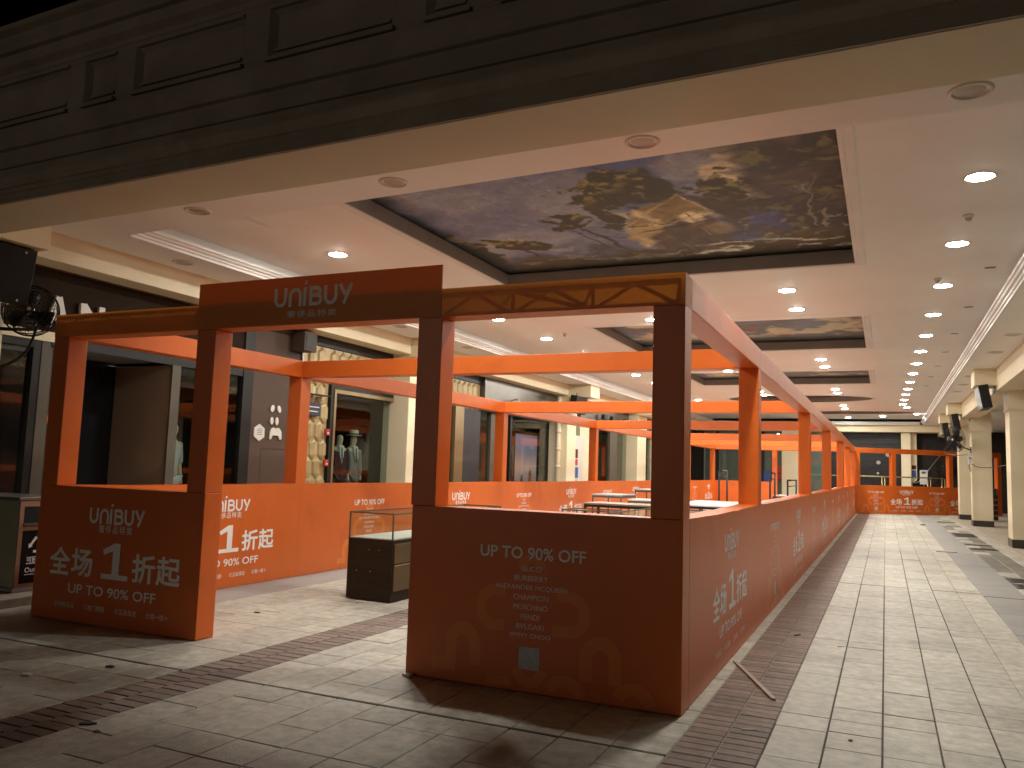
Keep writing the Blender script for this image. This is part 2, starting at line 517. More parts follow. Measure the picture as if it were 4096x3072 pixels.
def poster_b():
    r = []
    r.append(F2().text('UP TO 90% OFF', 0, 0.918, 0.016, w=0.776, h=0.083).mesh('lettering', 'print'))
    f = F2()
    for i, (t, wd) in enumerate((('GUCCI', .145), ('BURBERRY', .245), ('ALEXANDER MCQUEEN', .525), ('CHAMPION', .255), ('MOSCHINO', .25),
                                 ('FENDI', .135), ('BVLGARI', .2), ('JIMMY CHOO', .30))):
        r.append(F2().text(t, 0, 0.815 - 0.0636 * i, 0.0, w=wd, h=0.036).mesh('lettering', 'print_thin'))
    f = F2(); f.add([(-.074, .153), (.074, .153), (.074, .299), (-.074, .299)], [(0, 1, 2, 3)])
    r.append(f.mesh('sticker', 'sticker'))
    f = F2()
    def arch(cx, z0, h, r_, wd=0.085):
        f.add(*ribbon([(cx - r_, z0), (cx - r_, z0 + h)] + arc(cx, z0 + h, r_, r_ * 1.1, 180, 0) + [(cx + r_, z0 + h), (cx + r_, z0)], wd))
    arch(-0.50, 0.13, 0.14, 0.095); arch(0.50, 0.13, 0.14, 0.10); 
    f.add(*ribbon([(-0.19, 0.66)] + arc(-0.27, 0.54, 0.10, 0.115, 90, 270) + [(-0.19, 0.425)], 0.075))
    f.add(*ribbon([(0.19, 0.66)] + arc(0.27, 0.54, 0.12, 0.115, 90, -90) + [(0.16, 0.425)], 0.075))
    f.add(*ribbon(arc(0, 0.20, 0.105, 0.13, 200, 340), 0.07)); f.add(*ribbon(arc(0, 0.78, 0.09, 0.10, 20, 160), 0.06))
    f.add(*ribbon([(-0.74, 0.12), (-0.56, 0.12)], 0.08)); f.add(*ribbon(arc(0.25, -0.02, 0.13, 0.13, 20, 150), 0.08))
    f.add(*ribbon(arc(0.72, -0.02, 0.12, 0.14, 20, 150), 0.08)); f.add(*ribbon([(-0.32, 0.06), (-0.13, 0.06)], 0.06))
    f.v = [(x, max(z, 0.012)) for x, z in f.v]
    r.append(f.mesh('printed_pattern', 'orange_pale'))
    return r
PA, PB = poster_a(), poster_b()
def put_print(meshes, parent, pos, rot):
    org = Vector(ORG[parent.name])
    for k, me in enumerate(meshes):
        o = bpy.data.objects.new(me.name.split('.')[0], me)
        C.objects.link(o)
        o.parent = parent
        n = Matrix.Rotation(rot[2], 3, 'Z') @ Vector((0, -1, 0))
        lift = 0.0003 if me.name.startswith('printed') else 0.0011
        o.location = Vector(pos) + n * lift - org
        o.rotation_euler = rot
FRONT = (PI / 2, 0, 0)
RIGHT = (PI / 2, 0, PI / 2)

# ================================================================== GROUND
g = MB(); g.add([(-90, -60, -0.16), (90, -60, -0.16), (90, 120, -0.16), (-90, 120, -0.16)], [(0, 1, 2, 3)])
struct(g.build('ground', 'asphalt'))
pave = MB().box(-14, 9, -3.0, 48, -0.12, -0.007).build('pavement', 'mortar')
struct(pave)

def slab_mesh(name, lx, ly, m, ch=0.004, j=0.006, t=0.05):
    """one bevelled slab, origin at its centre, top at z=0"""
    a, b = lx / 2 - j / 2, ly / 2 - j / 2
    vs = [(-a, -b, -t), (a, -b, -t), (a, b, -t), (-a, b, -t), (-a, -b, -ch), (a, -b, -ch), (a, b, -ch), (-a, b, -ch),
          (-a + ch, -b + ch, 0), (a - ch, -b + ch, 0), (a - ch, b - ch, 0), (-a + ch, b - ch, 0)]
    fs = [(8, 9, 10, 11)]
    for k in range(4):
        n = (k + 1) % 4
        fs += [(k, n, n + 4, k + 4), (k + 4, n + 4, n + 8, k + 8)]
    me = bpy.data.meshes.new(name); me.from_pydata(vs, [], fs); me.materials.append(M[m]); me.update()
    return me, vs, fs
_sl = {}
def slab_kind(lx, ly, m):
    k = (round(lx, 3), round(ly, 3), m)
    if k not in _sl: _sl[k] = slab_mesh({'granite': 'paving_slab', 'brick': 'paving_brick', 'strip': 'strip_slab', 'stained': 'drain_slab'}[m], lx, ly, m,
                                        j=0.005 if m == 'granite' else 0.008 if m == 'brick' else 0.005, ch=0.004 if m != 'strip' else 0.002)
    return _sl[k]
cells = {'granite': [], 'brick': [], 'strip': [], 'stained': []}
def column_of_slabs(x0, x1, y0, y1, lens, m, rowoff=0.0):
    y = y0 - rowoff
    while y < y1:
        L = random.choice(lens)
        ya, yb = max(y, y0), min(y + L, y1)
        if yb - ya > 0.05: cells[m].append((x0, x1, ya, yb))
        y += L
gx = [-0.63 + 0.2975 * k for k in range(7)]
for i in range(6):
    column_of_slabs(gx[i], gx[i + 1], 2.07, 42, [0.3, 0.6, 0.6], 'granite')
mx = [-4.09, -3.79, -3.49, -3.19, -2.89, -2.59, -2.29, -1.99, -1.69, -1.39, -1.08]
for i in range(10):
    column_of_slabs(mx[i], mx[i + 1], 1.19, 4.48, [0.3, 0.6], 'granite')
    column_of_slabs(mx[i], mx[i + 1], 4.50, 42, [0.3, 0.6, 0.6], 'granite')
lx_ = [-6.34, -6.04, -5.74, -5.44, -5.14, -4.84, -4.54]
for i in range(6):
    column_of_slabs(lx_[i], lx_[i + 1], 1.19, 4.48, [0.6, 0.6, 0.3], 'granite')
    column_of_slabs(lx_[i], lx_[i + 1], 4.50, 42, [0.3, 0.6, 0.6], 'granite')
for (a, b) in ((1.68, 1.96), (1.96, 2.25), (2.25, 2.47), (-7.66, -7.3), (-7.3, -6.96)):
    column_of_slabs(a, b, 2.4, 42, [0.6], 'granite')
for (a, b) in ((1.155, 1.68), (-6.96, -6.34)):
    column_of_slabs(a, b, 2.4, 42, [1.45], 'strip')
for (a, b) in ((-0.855, -0.63), (-1.08, -0.855)):
    column_of_slabs(a, b, 2.5, 40, [0.1], 'brick', 0.03)
for (a, b) in ((-4.54, -4.315), (-4.315, -4.09)):
    column_of_slabs(a, b, 1.9, 30, [0.1], 'brick', 0.05 if a < -4.4 else 0.0)
b = MB()
for x, w_, ya, yb in ((-0.332, .010, 2.6, 7.6), (-0.333, .007, 7.6, 12.85), (-0.035, .010, 2.2, 12.85), (-0.63, .008, 2.6, 5.4), (0.2625, .005, 2.2, 20.0), (0.56, .005, 2.4, 18.0)):
    b.box(x - w_ / 2, x + w_ / 2, ya, yb, -.04, .0016)
for x0, x1, y in ((-.332, -.03, 5.395), (-.332, -.03, 8.09), (-.03, .27, 5.95), (-.62, 1.15, 12.86), (1.15, 2.2, 12.64)):
    b.box(x0 + .006, x1 - .006, y - .004, y + .004, -.04, .0019)
b.box(-6.5, -4.545, 4.478, 4.502, -.04, .0014); b.box(-4.085, -1.085, 4.478, 4.502, -.04, .0014)
b.build('joint_grime', 'grime', pave)
# grates replace some of the drain slabs
GR = [(13.9, 14.5), (14.7, 15.3), (21.1, 21.5), (22.4, 22.8), (25.6, 27.2), (33.8, 34.2)]
cells['granite'] = [c for c in cells['granite'] if not (c[0] >= 1.6 and c[1] < 2.3 and any(c[2] < b + 0.02 and c[3] > a - 0.02 for a, b in GR))]
keep = []
for c in cells['granite']:      # grimy slabs along the drain
    (cells['stained'] if (c[0] >= 1.6 and c[1] < 2.3 and random.random() < (.75 if 12 < c[2] < 33 else .3)) else keep).append(c)
cells['granite'] = keep
camp = Vector((0, 0))
fwd = Vector((-math.sin(0.42497), math.cos(0.42497)))
def visible(c):
    x, y = (c[0] + c[1]) / 2, (c[2] + c[3]) / 2
    d = Vector((x, y)); a = d.dot(fwd); s_ = d.x * fwd.y - d.y * fwd.x
    if a < 0.5 or abs(s_) / a > 0.68: return False
    if x > -1.12 and y < 2.6: return False
    if a < 3.1: return False
    if -3.1 < x < -1.2 and 5.2 < y < 7.5 and x > -3.0: return False
    return True
for m, cs in cells.items():
    vis = [c for c in cs if visible(c)]
    hid = [c for c in cs if not visible(c)]
    vis.sort(key=lambda c: math.hypot((c[0] + c[1]) / 2, (c[2] + c[3]) / 2))
    lim = 240 if m == 'granite' else 50 if m == 'stained' else 298
    near, rest = vis[:lim], vis[lim:] + hid
    for c in near:
        me, _, _ = slab_kind(c[1] - c[0], c[3] - c[2], m)
        o = bpy.data.objects.new(me.name.split('.')[0], me)
        C.objects.link(o); o.parent = pave
        o.location = ((c[0] + c[1]) / 2, (c[2] + c[3]) / 2, random.uniform(-0.0018, 0.0012))
        o.rotation_euler = (random.gauss(0, .002), random.gauss(0, .002), random.gauss(0, .0025))
    if rest:
        b = MB()
        for c in rest:
            _, vs, fs = slab_kind(c[1] - c[0], c[3] - c[2], m)
            cx, cy = (c[0] + c[1]) / 2, (c[2] + c[3]) / 2
            dz = random.uniform(-0.0018, 0.0012)
            b.add([(x + cx, y + cy, z + dz) for x, y, z in vs], fs, 0, random.random() + 1e-4)
        stuff(b.build({'granite': 'distant_slabs', 'brick': 'distant_bricks', 'strip': 'distant_strip', 'stained': 'distant_drain_slabs'}[m], m, pave))
# plain outer paving beyond the slabs in view
b = MB(); b.box(2.48, 9, -3, 48, -0.1, 0.02); b.build('raised_walk', 'kerb', pave)
b = MB(); b.box(2.47, 2.62, -3, 44, -0.05, 0.028); b.build('kerb', 'kerb', pave, bevel=0.008)
b = MB(); b.box(-14, -7.68, -3, 48, -0.1, 0.085); b.build('raised_walk', 'kerb', pave)
b = MB(); b.box(-7.82, -7.66, -3, 44, -0.05, 0.09); b.build('kerb', 'kerb', pave, bevel=0.01)
b = MB(); b.box(-14, 9, 42, 48, -0.1, -0.004); b.build('far_apron', 'granite', pave)
for (a, c) in GR:
    b = MB()
    n = max(4, int((c - a) / 0.05))
    for k in range(n):
        y = a + (c - a) * (k + 0.5) / n
        b.box(1.75, 2.22, y - 0.012, y + 0.012, -0.03, 0.001)
    b.box(1.70, 1.75, a, c, -0.03, 0.002); b.box(2.22, 2.26, a, c, -0.03, 0.002)
    b.box(1.72, 2.24, a, c, -0.05, -0.035)
    b.build('drain_grate', 'grate', pave)

# ================================================================== CEILING, FACADE, BEAMS
ZS, ZC, ZP = 4.14, 4.40, 4.60
FYR = lambda x: 6.46 - 0.052 * x                      # near edge of the raised tray (follows the slightly skewed facade)
XL, XR, YB = -8.32, 1.70, 44.2
ceil = struct(MB().box(-9.1, 2.4, 44.2, 46.5, ZS, ZS + 0.3).build('ceiling', 'white'))
b = MB()
yl, yr = FYR(-9.1), FYR(2.62)
b.add([(-9.1, 5.15, ZS), (2.62, 5.0, ZS), (2.62, yr, ZS), (-9.1, yl, ZS)], [(0, 1, 2, 3)])
b.add([(-9.1, yl, ZS), (XL, FYR(XL), ZS), (XL, YB, ZS), (-9.1, YB, ZS)], [(0, 1, 2, 3)])
b.add([(XR, FYR(XR), ZS), (2.62, yr, ZS), (2.62, YB, ZS), (XR, YB, ZS)], [(0, 1, 2, 3)])
b.build('soffit', 'white', ceil)
# tray walls
b = MB()
b.sweep([(0.0, ZS), (0.0, ZC + 0.01)], [(XL, FYR(XL)), (XR, FYR(XR)), (XR, YB), (XL, YB)], closed=True)
b.build('tray_wall', 'white', ceil)
# cornice moulding, along left, far and right sides
prof = [(0.0, ZS - 0.012), (0.03, ZS - 0.012), (0.035, ZS + 0.02), (0.06, ZS + 0.028), (0.065, ZS + 0.05), (0.10, ZS + 0.062),
        (0.115, ZS + 0.085), (0.14, ZS + 0.095), (0.145, ZS + 0.125), (0.11, ZS + 0.135), (0.03, ZS + 0.138)]
b = MB(); b.sweep(prof, [(XR, FYR(XR) + 0.02), (XR, YB)]); b.build('cornice', 'mould', ceil, smooth=False)
b = MB(); b.sweep(prof, [(XL, YB), (XL, FYR(XL) + 0.02)]); b.build('cornice', 'mould', ceil)
b = MB(); b.sweep(prof, [(XR - 0.16, YB), (XL + 0.16, YB)]); b.build('cornice', 'mould', ceil)
# tray ceiling with its coffers
def rect(x0, x1, y0, y1): return [(x0, y0), (x1, y0), (x1, y1), (x0, y1)]
def ell(cx, cy, rx, ry, n=48): return [(cx + rx * math.cos(2 * PI * k / n), cy + ry * math.sin(2 * PI * k / n)) for k in range(n)]
COF = [('r', rect(-5.50, -0.345, 7.08, 11.80)), ('r', rect(-5.45, -0.36, 15.80, 19.74)), ('r', rect(-5.45, -0.39, 23.92, 27.32)),
       ('e', ell(-2.95, 32.6, 2.56, 1.55)), ('e', ell(-1.6, 39.6, 2.85, 0.95))]
for k, pts in COF:
    b = MB()
    b.sweep([(-0.002, ZC - 0.002), (0.0, ZC), (0.0, ZP - 0.02), (-0.05, ZP - 0.015), (-0.05, ZP + 0.02)], pts, closed=True)
    b.build('coffer_wall', 'cofferdark', ceil)
    b = MB()
    b.sweep([(-0.005, ZC + 0.004), (-0.005, ZC - 0.014), (-0.04, ZC - 0.020), (-0.055, ZC - 0.010), (-0.13, ZC - 0.012), (-0.15, ZC - 0.003), (-0.15, ZC + 0.004)], pts, closed=True)
    b.build('coffer_frame', 'mould', ceil)
# lid above everything so no outside light falls in
b = MB(); b.box(-16, 12, 4.9, 48, ZP + 0.12, ZP + 0.3); b.build('roof_slab', 'stone', ceil)

# facade over the entrance (slightly skewed)
FY = lambda x: 4.41 - 0.036 * x
ZB = 3.725
fac = MB()
pth = [(12, FY(12)), (-18, FY(-18))]
pr = [(-.45, 3.725), (.02, 3.725), (.02, 3.80), (.03, 3.805), (.03, 3.845), (.05, 3.85), (.085, 3.905), (.09, 3.92), (.09, 3.945), (0, 3.96), (0, 4.048),
      (.02, 4.055), (.03, 4.10), (.03, 4.135), (0, 4.142), (0, 4.22), (.03, 4.232), (.03, 4.25), (.045, 4.31), (.05, 4.36), (.05, 4.385), (0, 4.40), (0, 4.455),
      (-.045, 4.46), (-.045, 4.925), (0, 4.93), (0, 4.98), (.05, 5.02), (.06, 5.11), (.10, 5.12), (.10, 5.17), (.06, 5.18), (.09, 5.28), (.14, 5.31), (.14, 5.36), (-.45, 5.38)]
# sweep runs from +x to -x, so its left normal is -y: positive u sticks out towards the street
pr = [(u, z) for u, z in pr]
fac.sweep(pr, pth)
facade = struct(fac.build('facade', 'stone'))
def fpt(x, u, z): return (x + 0.036 * -u, FY(x) - u, z)
# frieze: rails and stiles stand proud round the recessed panels
zt0, zt1 = 4.486, 4.884
pan = [(-7.66, -6.49), (-6.27, -5.875), (-5.64, -4.436), (-4.18, -3.045), (-2.78, -2.44), (-2.20, -1.04), (-0.78, 0.38), (0.66, 1.03), (1.27, 2.4)]
b = MB()
def fbox(x0, x1, u0, u1, z0, z1):
    vs = [fpt(x0, u0, z0), fpt(x1, u0, z0), fpt(x1, u1, z0), fpt(x0, u1, z0), fpt(x0, u0, z1), fpt(x1, u0, z1), fpt(x1, u1, z1), fpt(x0, u1, z1)]
    b.add(vs, [(0, 3, 2, 1), (4, 5, 6, 7), (0, 1, 5, 4), (1, 2, 6, 5), (2, 3, 7, 6), (3, 0, 4, 7)])
fbox(-18, 12, -0.06, 0.0, 4.456, zt0)
fbox(-18, 12, -0.06, 0.0, zt1, 4.929)
xs = [-18] + [v for p in pan for v in p] + [12]
for i in range(0, len(xs), 2):
    fbox(xs[i], xs[i + 1], -0.06, 0.0, zt0, zt1)
b.build('frieze_frame', 'stone', facade, bevel=0.004, seg=1)
for (xa, xb) in pan:
    b = MB()
    q = .05; d = -.043
    P0 = [fpt(xa, -.002, zt0), fpt(xb, -.002, zt0), fpt(xb, -.002, zt1), fpt(xa, -.002, zt1)]
    P1 = [fpt(xa + q, d, zt0 + q * .5), fpt(xb - q, d, zt0 + q * .5), fpt(xb - q, d, zt1 - q), fpt(xa + q, d, zt1 - q)]
    b.add(P0 + P1, [(0, 1, 5, 4), (1, 2, 6, 5), (2, 3, 7, 6), (3, 0, 4, 7), (4, 5, 6, 7)])
    b.build('frieze_panel', 'stone', facade)
    b = MB()
    fbox(xa - .012, xb + .012, .0005, .030, zt0 - .030, zt0 + .004)
    b.build('panel_bead', 'stone', facade, bevel=.008)
    b = MB()
    fbox(xa + q, xb - q, d + .0005, d + .022, zt0 + .06, zt0 + .085)
    fbox(xa + .004, xb - .004, -.02, .012, zt1 - .012, zt1 + .012)
    b.build('panel_lip', 'stone', facade)
# cream beam behind it
b = MB()
b.add([(-18, FY(-18) + .004, ZB - 0.003), (12, FY(12) + .004, ZB - 0.003), (12, FY(12) + 0.66, ZB - 0.003), (-18, FY(-18) + 0.60, ZB - 0.003),
       (-18, FY(-18) + .08, ZB + .85), (12, FY(12) + .08, ZB + .85), (12, FY(12) + 0.66, ZB + .85), (-18, FY(-18) + 0.60, ZB + .85)],
      [(0, 3, 2, 1), (4, 5, 6, 7), (1, 2, 6, 5), (2, 3, 7, 6), (3, 0, 4, 7)])
struct(b.build('front_beam', 'cream'))
# side fascias over the columns
for nm, (x0, x1) in (('side_beam', (-9.5, -9.1)), ('side_beam', (2.38, 2.9))):
    b = MB(); b.box(x0, x1, 5.3, 46, 3.80 if x0 < 0 else 3.62, ZS + 0.28)
    struct(b.build(nm, 'cream', bevel=0.006))
b = MB(); b.box(2.9, 9, 5.3, 46, 3.9, 4.1); struct(b.build('aisle_ceiling', 'white'))
b = MB()
x = -9.5
while x > -10.1:
    b.box(x - 0.055, x - 0.008, 5.2, 40, 3.79, 3.83); x -= 0.063
b.box(-10.2, -9.5, 5.2, 40, 3.835, 3.87)
struct(b.build('wood_soffit', 'wood'))

# ------------------------------------------------------------------ murals in the coffers
def vnoise(x, y, seed):
    r = np.random.default_rng(seed); T = r.random((64, 64))
    xi, yi = np.floor(x).astype(int), np.floor(y).astype(int)
    fx, fy = x - xi, y - yi
    fx, fy = fx * fx * (3 - 2 * fx), fy * fy * (3 - 2 * fy)
    g_ = lambda a, c: T[a % 64, c % 64]
    return (g_(xi, yi) * (1 - fx) + g_(xi + 1, yi) * fx) * (1 - fy) + (g_(xi, yi + 1) * (1 - fx) + g_(xi + 1, yi + 1) * fx) * fy
def fbm(x, y, seed, o=5):
    s = 0; a = 0.5
    for k in range(o):
        s = s + a * vnoise(x * 2 ** k + 7 * k, y * 2 ** k + 3 * k, seed + k); a *= 0.5
    return s / (1 - 0.5 ** o)
def sst(a, b_, x):
    t = np.clip((x - a) / (b_ - a), 0, 1); return t * t * (3 - 2 * t)
def mixc(A, B, t): return A * (1 - t[..., None]) + np.array(B) * t[..., None]
def dabs(col, n, seed, r0, r1, jit, keep=None):
    """short brush strokes that take the colour under their middle with a little variation"""
    g_ = np.random.default_rng(seed)
    H_, W_ = col.shape[:2]
    for _ in range(n):
        cx, cy = g_.integers(0, W_), g_.integers(0, H_)
        c_ = col[cy, cx] * (1 + g_.normal(0, jit)) + g_.normal(0, .006, 3)
        a = g_.uniform(r0, r1); b_ = a * g_.uniform(.25, .5); th = g_.normal(.2, .9)
        R_ = int(a) + 1
        x0, x1, y0, y1 = max(0, cx - R_), min(W_, cx + R_ + 1), max(0, cy - R_), min(H_, cy + R_ + 1)
        Y, X = np.mgrid[y0:y1, x0:x1]
        X = X - cx; Y = Y - cy
        d = ((X * math.cos(th) + Y * math.sin(th)) / a) ** 2 + ((Y * math.cos(th) - X * math.sin(th)) / b_) ** 2
        t = np.clip(1.3 - d, 0, 1) * .75
        col[y0:y1, x0:x1] = col[y0:y1, x0:x1] * (1 - t[..., None]) + np.clip(c_, .008, 1) * t[..., None]
    return col
def mural1(u0, v0):          # u 0..1 left to right, v 0 (top, near edge) .. 1 (bottom)
    X0, Y0_ = u0 * 5.2, v0 * 4.7
    wx, wy = fbm(X0 * 2.2, Y0_ * 2.2, 901) - .5, fbm(X0 * 2.2 + 9, Y0_ * 2.2, 931) - .5
    u, v = u0 + wx * .05, v0 + wy * .09
    X, Y = u * 5.2, v * 4.7
    n1, n2, n3 = fbm(X, Y, 3), fbm(X * 3, Y * 3, 31), fbm(X * 8, Y * 8, 41)
    col = np.zeros(u.shape + (3,)) + np.array((.225, .22, .235))
    col = mixc(col, (.095, .11, .185), sst(.40, .60, n1) * (.45 + .55 * sst(.35, .6, u)))
    cl = sst(.46, .58, fbm(X * .9 + 3, Y * 1.2, 11)) * sst(.36, .50, u) * (1 - sst(.78, .90, u)) * (1 - sst(.50, .70, v))
    col = mixc(col, (.46, .37, .25), cl * .95)
    col = mixc(col, (.60, .50, .36), cl * sst(.5, .7, n2) * .7)
    col = mixc(col, (.34, .27, .22), sst(.55, .68, fbm(X * 1.5 + 9, Y * 2, 21)) * (1 - sst(.3, .5, u)) * sst(.35, .55, v) * .8)
    # wood on the right
    wood_ = sst(0.0, .14, (u - .70) + (n2 - .5) * .30 + (v - .4) * .16)
    col = mixc(col, (.055, .052, .045), wood_)
    col = mixc(col, (.15, .135, .075), wood_ * sst(.54, .70, n3) * (.4 + .6 * sst(.4, .6, n2)))
    col = mixc(col, (.11, .085, .075), wood_ * sst(.50, .66, fbm(X * 1.7, Y * 1.9, 57)) * .7)
    col = mixc(col, (.085, .095, .20), wood_ * sst(.54, .66, fbm(X * 1.6 + 5, Y * 1.6, 51)) * (1 - sst(.80, .90, u)) * .85)
    col = mixc(col, (.30, .28, .24), wood_ * sst(.66, .74, fbm(X * 10, Y * 10, 53)) * sst(.55, .7, v) * .8)
    # misty far trees, then tree clumps
    far_ = sst(0, .10, v - .74 + (n2 - .5) * .22 + .05 * u) * (1 - sst(.45, .6, u))
    col = mixc(col, (.10, .105, .13), far_)
    for cx, cy, rx, ry, s_ in ((.14, .66, .085, .07, 61), (.18, .70, .06, .05, 67), (.37, .50, .05, .06, 62), (.345, .56, .035, .04, 68), (.50, .36, .09, .12, 63), (.56, .30, .08, .10, 64),
                               (.62, .34, .06, .08, 69), (.02, .72, .06, .2, 65), (.47, .50, .035, .10, 66), (.75, .42, .05, .14, 70)):
        d = ((u - cx) / rx) ** 2 + ((v - cy) / ry) ** 2 + (fbm(X * 5, Y * 5, s_) - .5) * 3.0 + (n3 - .5) * 1.2
        t = 1 - sst(.7, 1.15, d)
        col = mixc(col, (.055, .052, .032), t)
        lit = sst(.48, .68, n3) * (1 - sst(-.6, .5, (v - cy) / ry + (u - cx) / rx * .4))
        col = mixc(col, (.27, .22, .10), t * lit * .8)
    for (x0, y0, x1, y1, wd, c_) in ((.15, .70, .20, .98, .005, (.05, .04, .03)), (.37, .52, .44, .86, .006, (.05, .042, .03)), (.345, .58, .40, .80, .003, (.05, .042, .03)), (.40, .66, .45, .70, .003, (.05, .042, .03)),
                                     (.905, .40, .925, .74, .003, (.22, .20, .18)), (.95, .62, .925, .90, .004, (.24, .22, .19)), (.915, .45, .935, .36, .002, (.20, .19, .17)), (.91, .50, .89, .40, .002, (.18, .17, .15)), (.93, .55, .955, .47, .002, (.16, .15, .13))):
        t_ = np.clip(((u - x0) * (x1 - x0) + (v - y0) * (y1 - y0)) / ((x1 - x0) ** 2 + (y1 - y0) ** 2), 0, 1)
        d = np.hypot(u - x0 - t_ * (x1 - x0), (v - y0 - t_ * (y1 - y0)) * .8)
        col = mixc(col, c_, (1 - sst(wd * .4, wd * 1.5, d)) * .9)
    land = sst(0.0, .09, v - (.80 - .04 * sst(.3, .6, u)) + (n2 - .5) * .18)
    col = mixc(col, (.085, .066, .042), land)
    def quad(pts, soft=.012):
        m_ = np.ones(u.shape)
        for i in range(len(pts)):
            (ax, ay), (bx, by) = pts[i], pts[(i + 1) % len(pts)]
            L_ = math.hypot(bx - ax, by - ay)
            m_ = m_ * sst(-soft, soft, ((bx - ax) * (v0 + wy * .03 - ay) - (by - ay) * (u0 + wx * .02 - ax)) / L_ + (n3 - .5) * .012)
        return m_
    for pts, c_, k in (([(.48, .66), (.70, .56), (.73, .92), (.53, .96)], (.10, .078, .055), .95),
                       ([(.485, .60), (.545, .47), (.655, .385), (.70, .52), (.60, .60)], (.21, .15, .07), .9),
                       ([(.455, .70), (.535, .545), (.575, .60), (.56, .66), (.47, .74)], (.33, .25, .13), .9),
                       ([(.655, .385), (.69, .40), (.79, .58), (.74, .64), (.70, .52)], (.07, .058, .045), .95),
                       ([(.53, .50), (.548, .47), (.575, .56), (.558, .58)], (.50, .42, .28), .85),
                       ([(.625, .545), (.672, .515), (.692, .60), (.642, .63)], (.48, .40, .27), .9),
                       ([(.60, .58), (.622, .56), (.64, .63), (.612, .65)], (.06, .055, .06), .9),
                       ([(.475, .73), (.51, .70), (.53, .77), (.49, .80)], (.40, .32, .20), .85),
                       ([(.66, .66), (.72, .62), (.74, .72), (.69, .74)], (.27, .21, .13), .8)):
        col = mixc(col, np.array(c_), quad(pts) * k)
    for (x0, y0, x1, y1, wd, c_) in ((.485, .60, .655, .385, .006, (.46, .36, .20)), (.655, .385, .70, .52, .005, (.50, .42, .28)), (.70, .52, .60, .60, .006, (.44, .35, .2)), (.60, .60, .485, .60, .006, (.07, .055, .04)),
                                     (.545, .47, .56, .60, .005, (.52, .44, .3)), (.625, .545, .672, .515, .004, (.55, .47, .33)), (.642, .63, .692, .60, .004, (.06, .05, .04)), (.648, .53, .665, .62, .003, (.08, .065, .05)), (.63, .59, .685, .555, .003, (.10, .08, .06)),
                                     (.66, .66, .70, .92, .005, (.30, .24, .15)), (.56, .68, .62, .94, .005, (.22, .17, .11)), (.74, .70, .72, .90, .004, (.27, .22, .14)), (.50, .66, .70, .60, .006, (.05, .042, .035))):
        t_ = np.clip(((u0 - x0) * (x1 - x0) + (v0 - y0) * (y1 - y0)) / ((x1 - x0) ** 2 + (y1 - y0) ** 2), 0, 1)
        wd *= .55; c_ = tuple(.8 * q for q in c_)
        d = np.hypot(u0 + wx * .015 - x0 - t_ * (x1 - x0), (v0 + wy * .02 - y0 - t_ * (y1 - y0)) * .9)
        col = mixc(col, c_, (1 - sst(wd * .5, wd * 1.6, d)) * .9)
    col = col * (1 + (n3 - .5) * .5 * quad([(.45, .7), (.66, .36), (.8, .6), (.72, .95), (.5, .97)], .03))[..., None]
    wtr = sst(.56, .70, fbm(X * 3, Y * 9, 71)) * sst(.76, .86, v) * (1 - sst(.93, .97, v0))
    col = mixc(col, (.44, .44, .37), wtr * (.25 + .75 * sst(.5, .7, u)))
    col = mixc(col, (.018, .02, .02), sst(.93, .99, v0 + (n2 - .5) * .03) * .9)
    col = mixc(col, (.03, .035, .04), (1 - sst(0.0, .09, u + (n2 - .5) * .08)) * .85)
    col = col * np.array((1.26, 1.40, 1.52)) * (.8 + .4 * n3)[..., None]
    col = .26 * (np.clip(col, .005, 1) / .26) ** 1.4
    col = dabs(col, 3800, 5, 2.0, 5.0, .14)
    return dabs(col, 4500, 6, 1.0, 2.5, .2)
def mural2(seed, warm):
    def f(u, v):
        X, Y = u * 5.2, v * 2.6
        nz = fbm(X * 1.6, Y * 2.6, seed); nf = fbm(X * 6, Y * 8, seed + 5)
        col = np.zeros(u.shape + (3,)) + np.array((0.105, 0.105, 0.105))
        col = mixc(col, (0.17, 0.18, 0.21), sst(0.4, 0.7, nz) * 0.7)
        cl = sst(0.52, 0.62, fbm(X * 1.3 + 4, Y * 2.4, seed + 9)) * (1 - sst(0.75, 0.9, v))
        col = mixc(col, (0.46, 0.38, 0.23), cl)
        col = mixc(col, (0.26, 0.07, 0.05), sst(0.62, 0.7, fbm(X * 2, Y * 3, seed + 14)) * warm)
        col = mixc(col, (0.03, 0.032, 0.03), sst(0.72, 0.95, v + (nz - .5) * .3))
        return col * np.array((1.15, 1.3, 1.5)) * (0.8 + 0.4 * nf)[..., None]
    return f
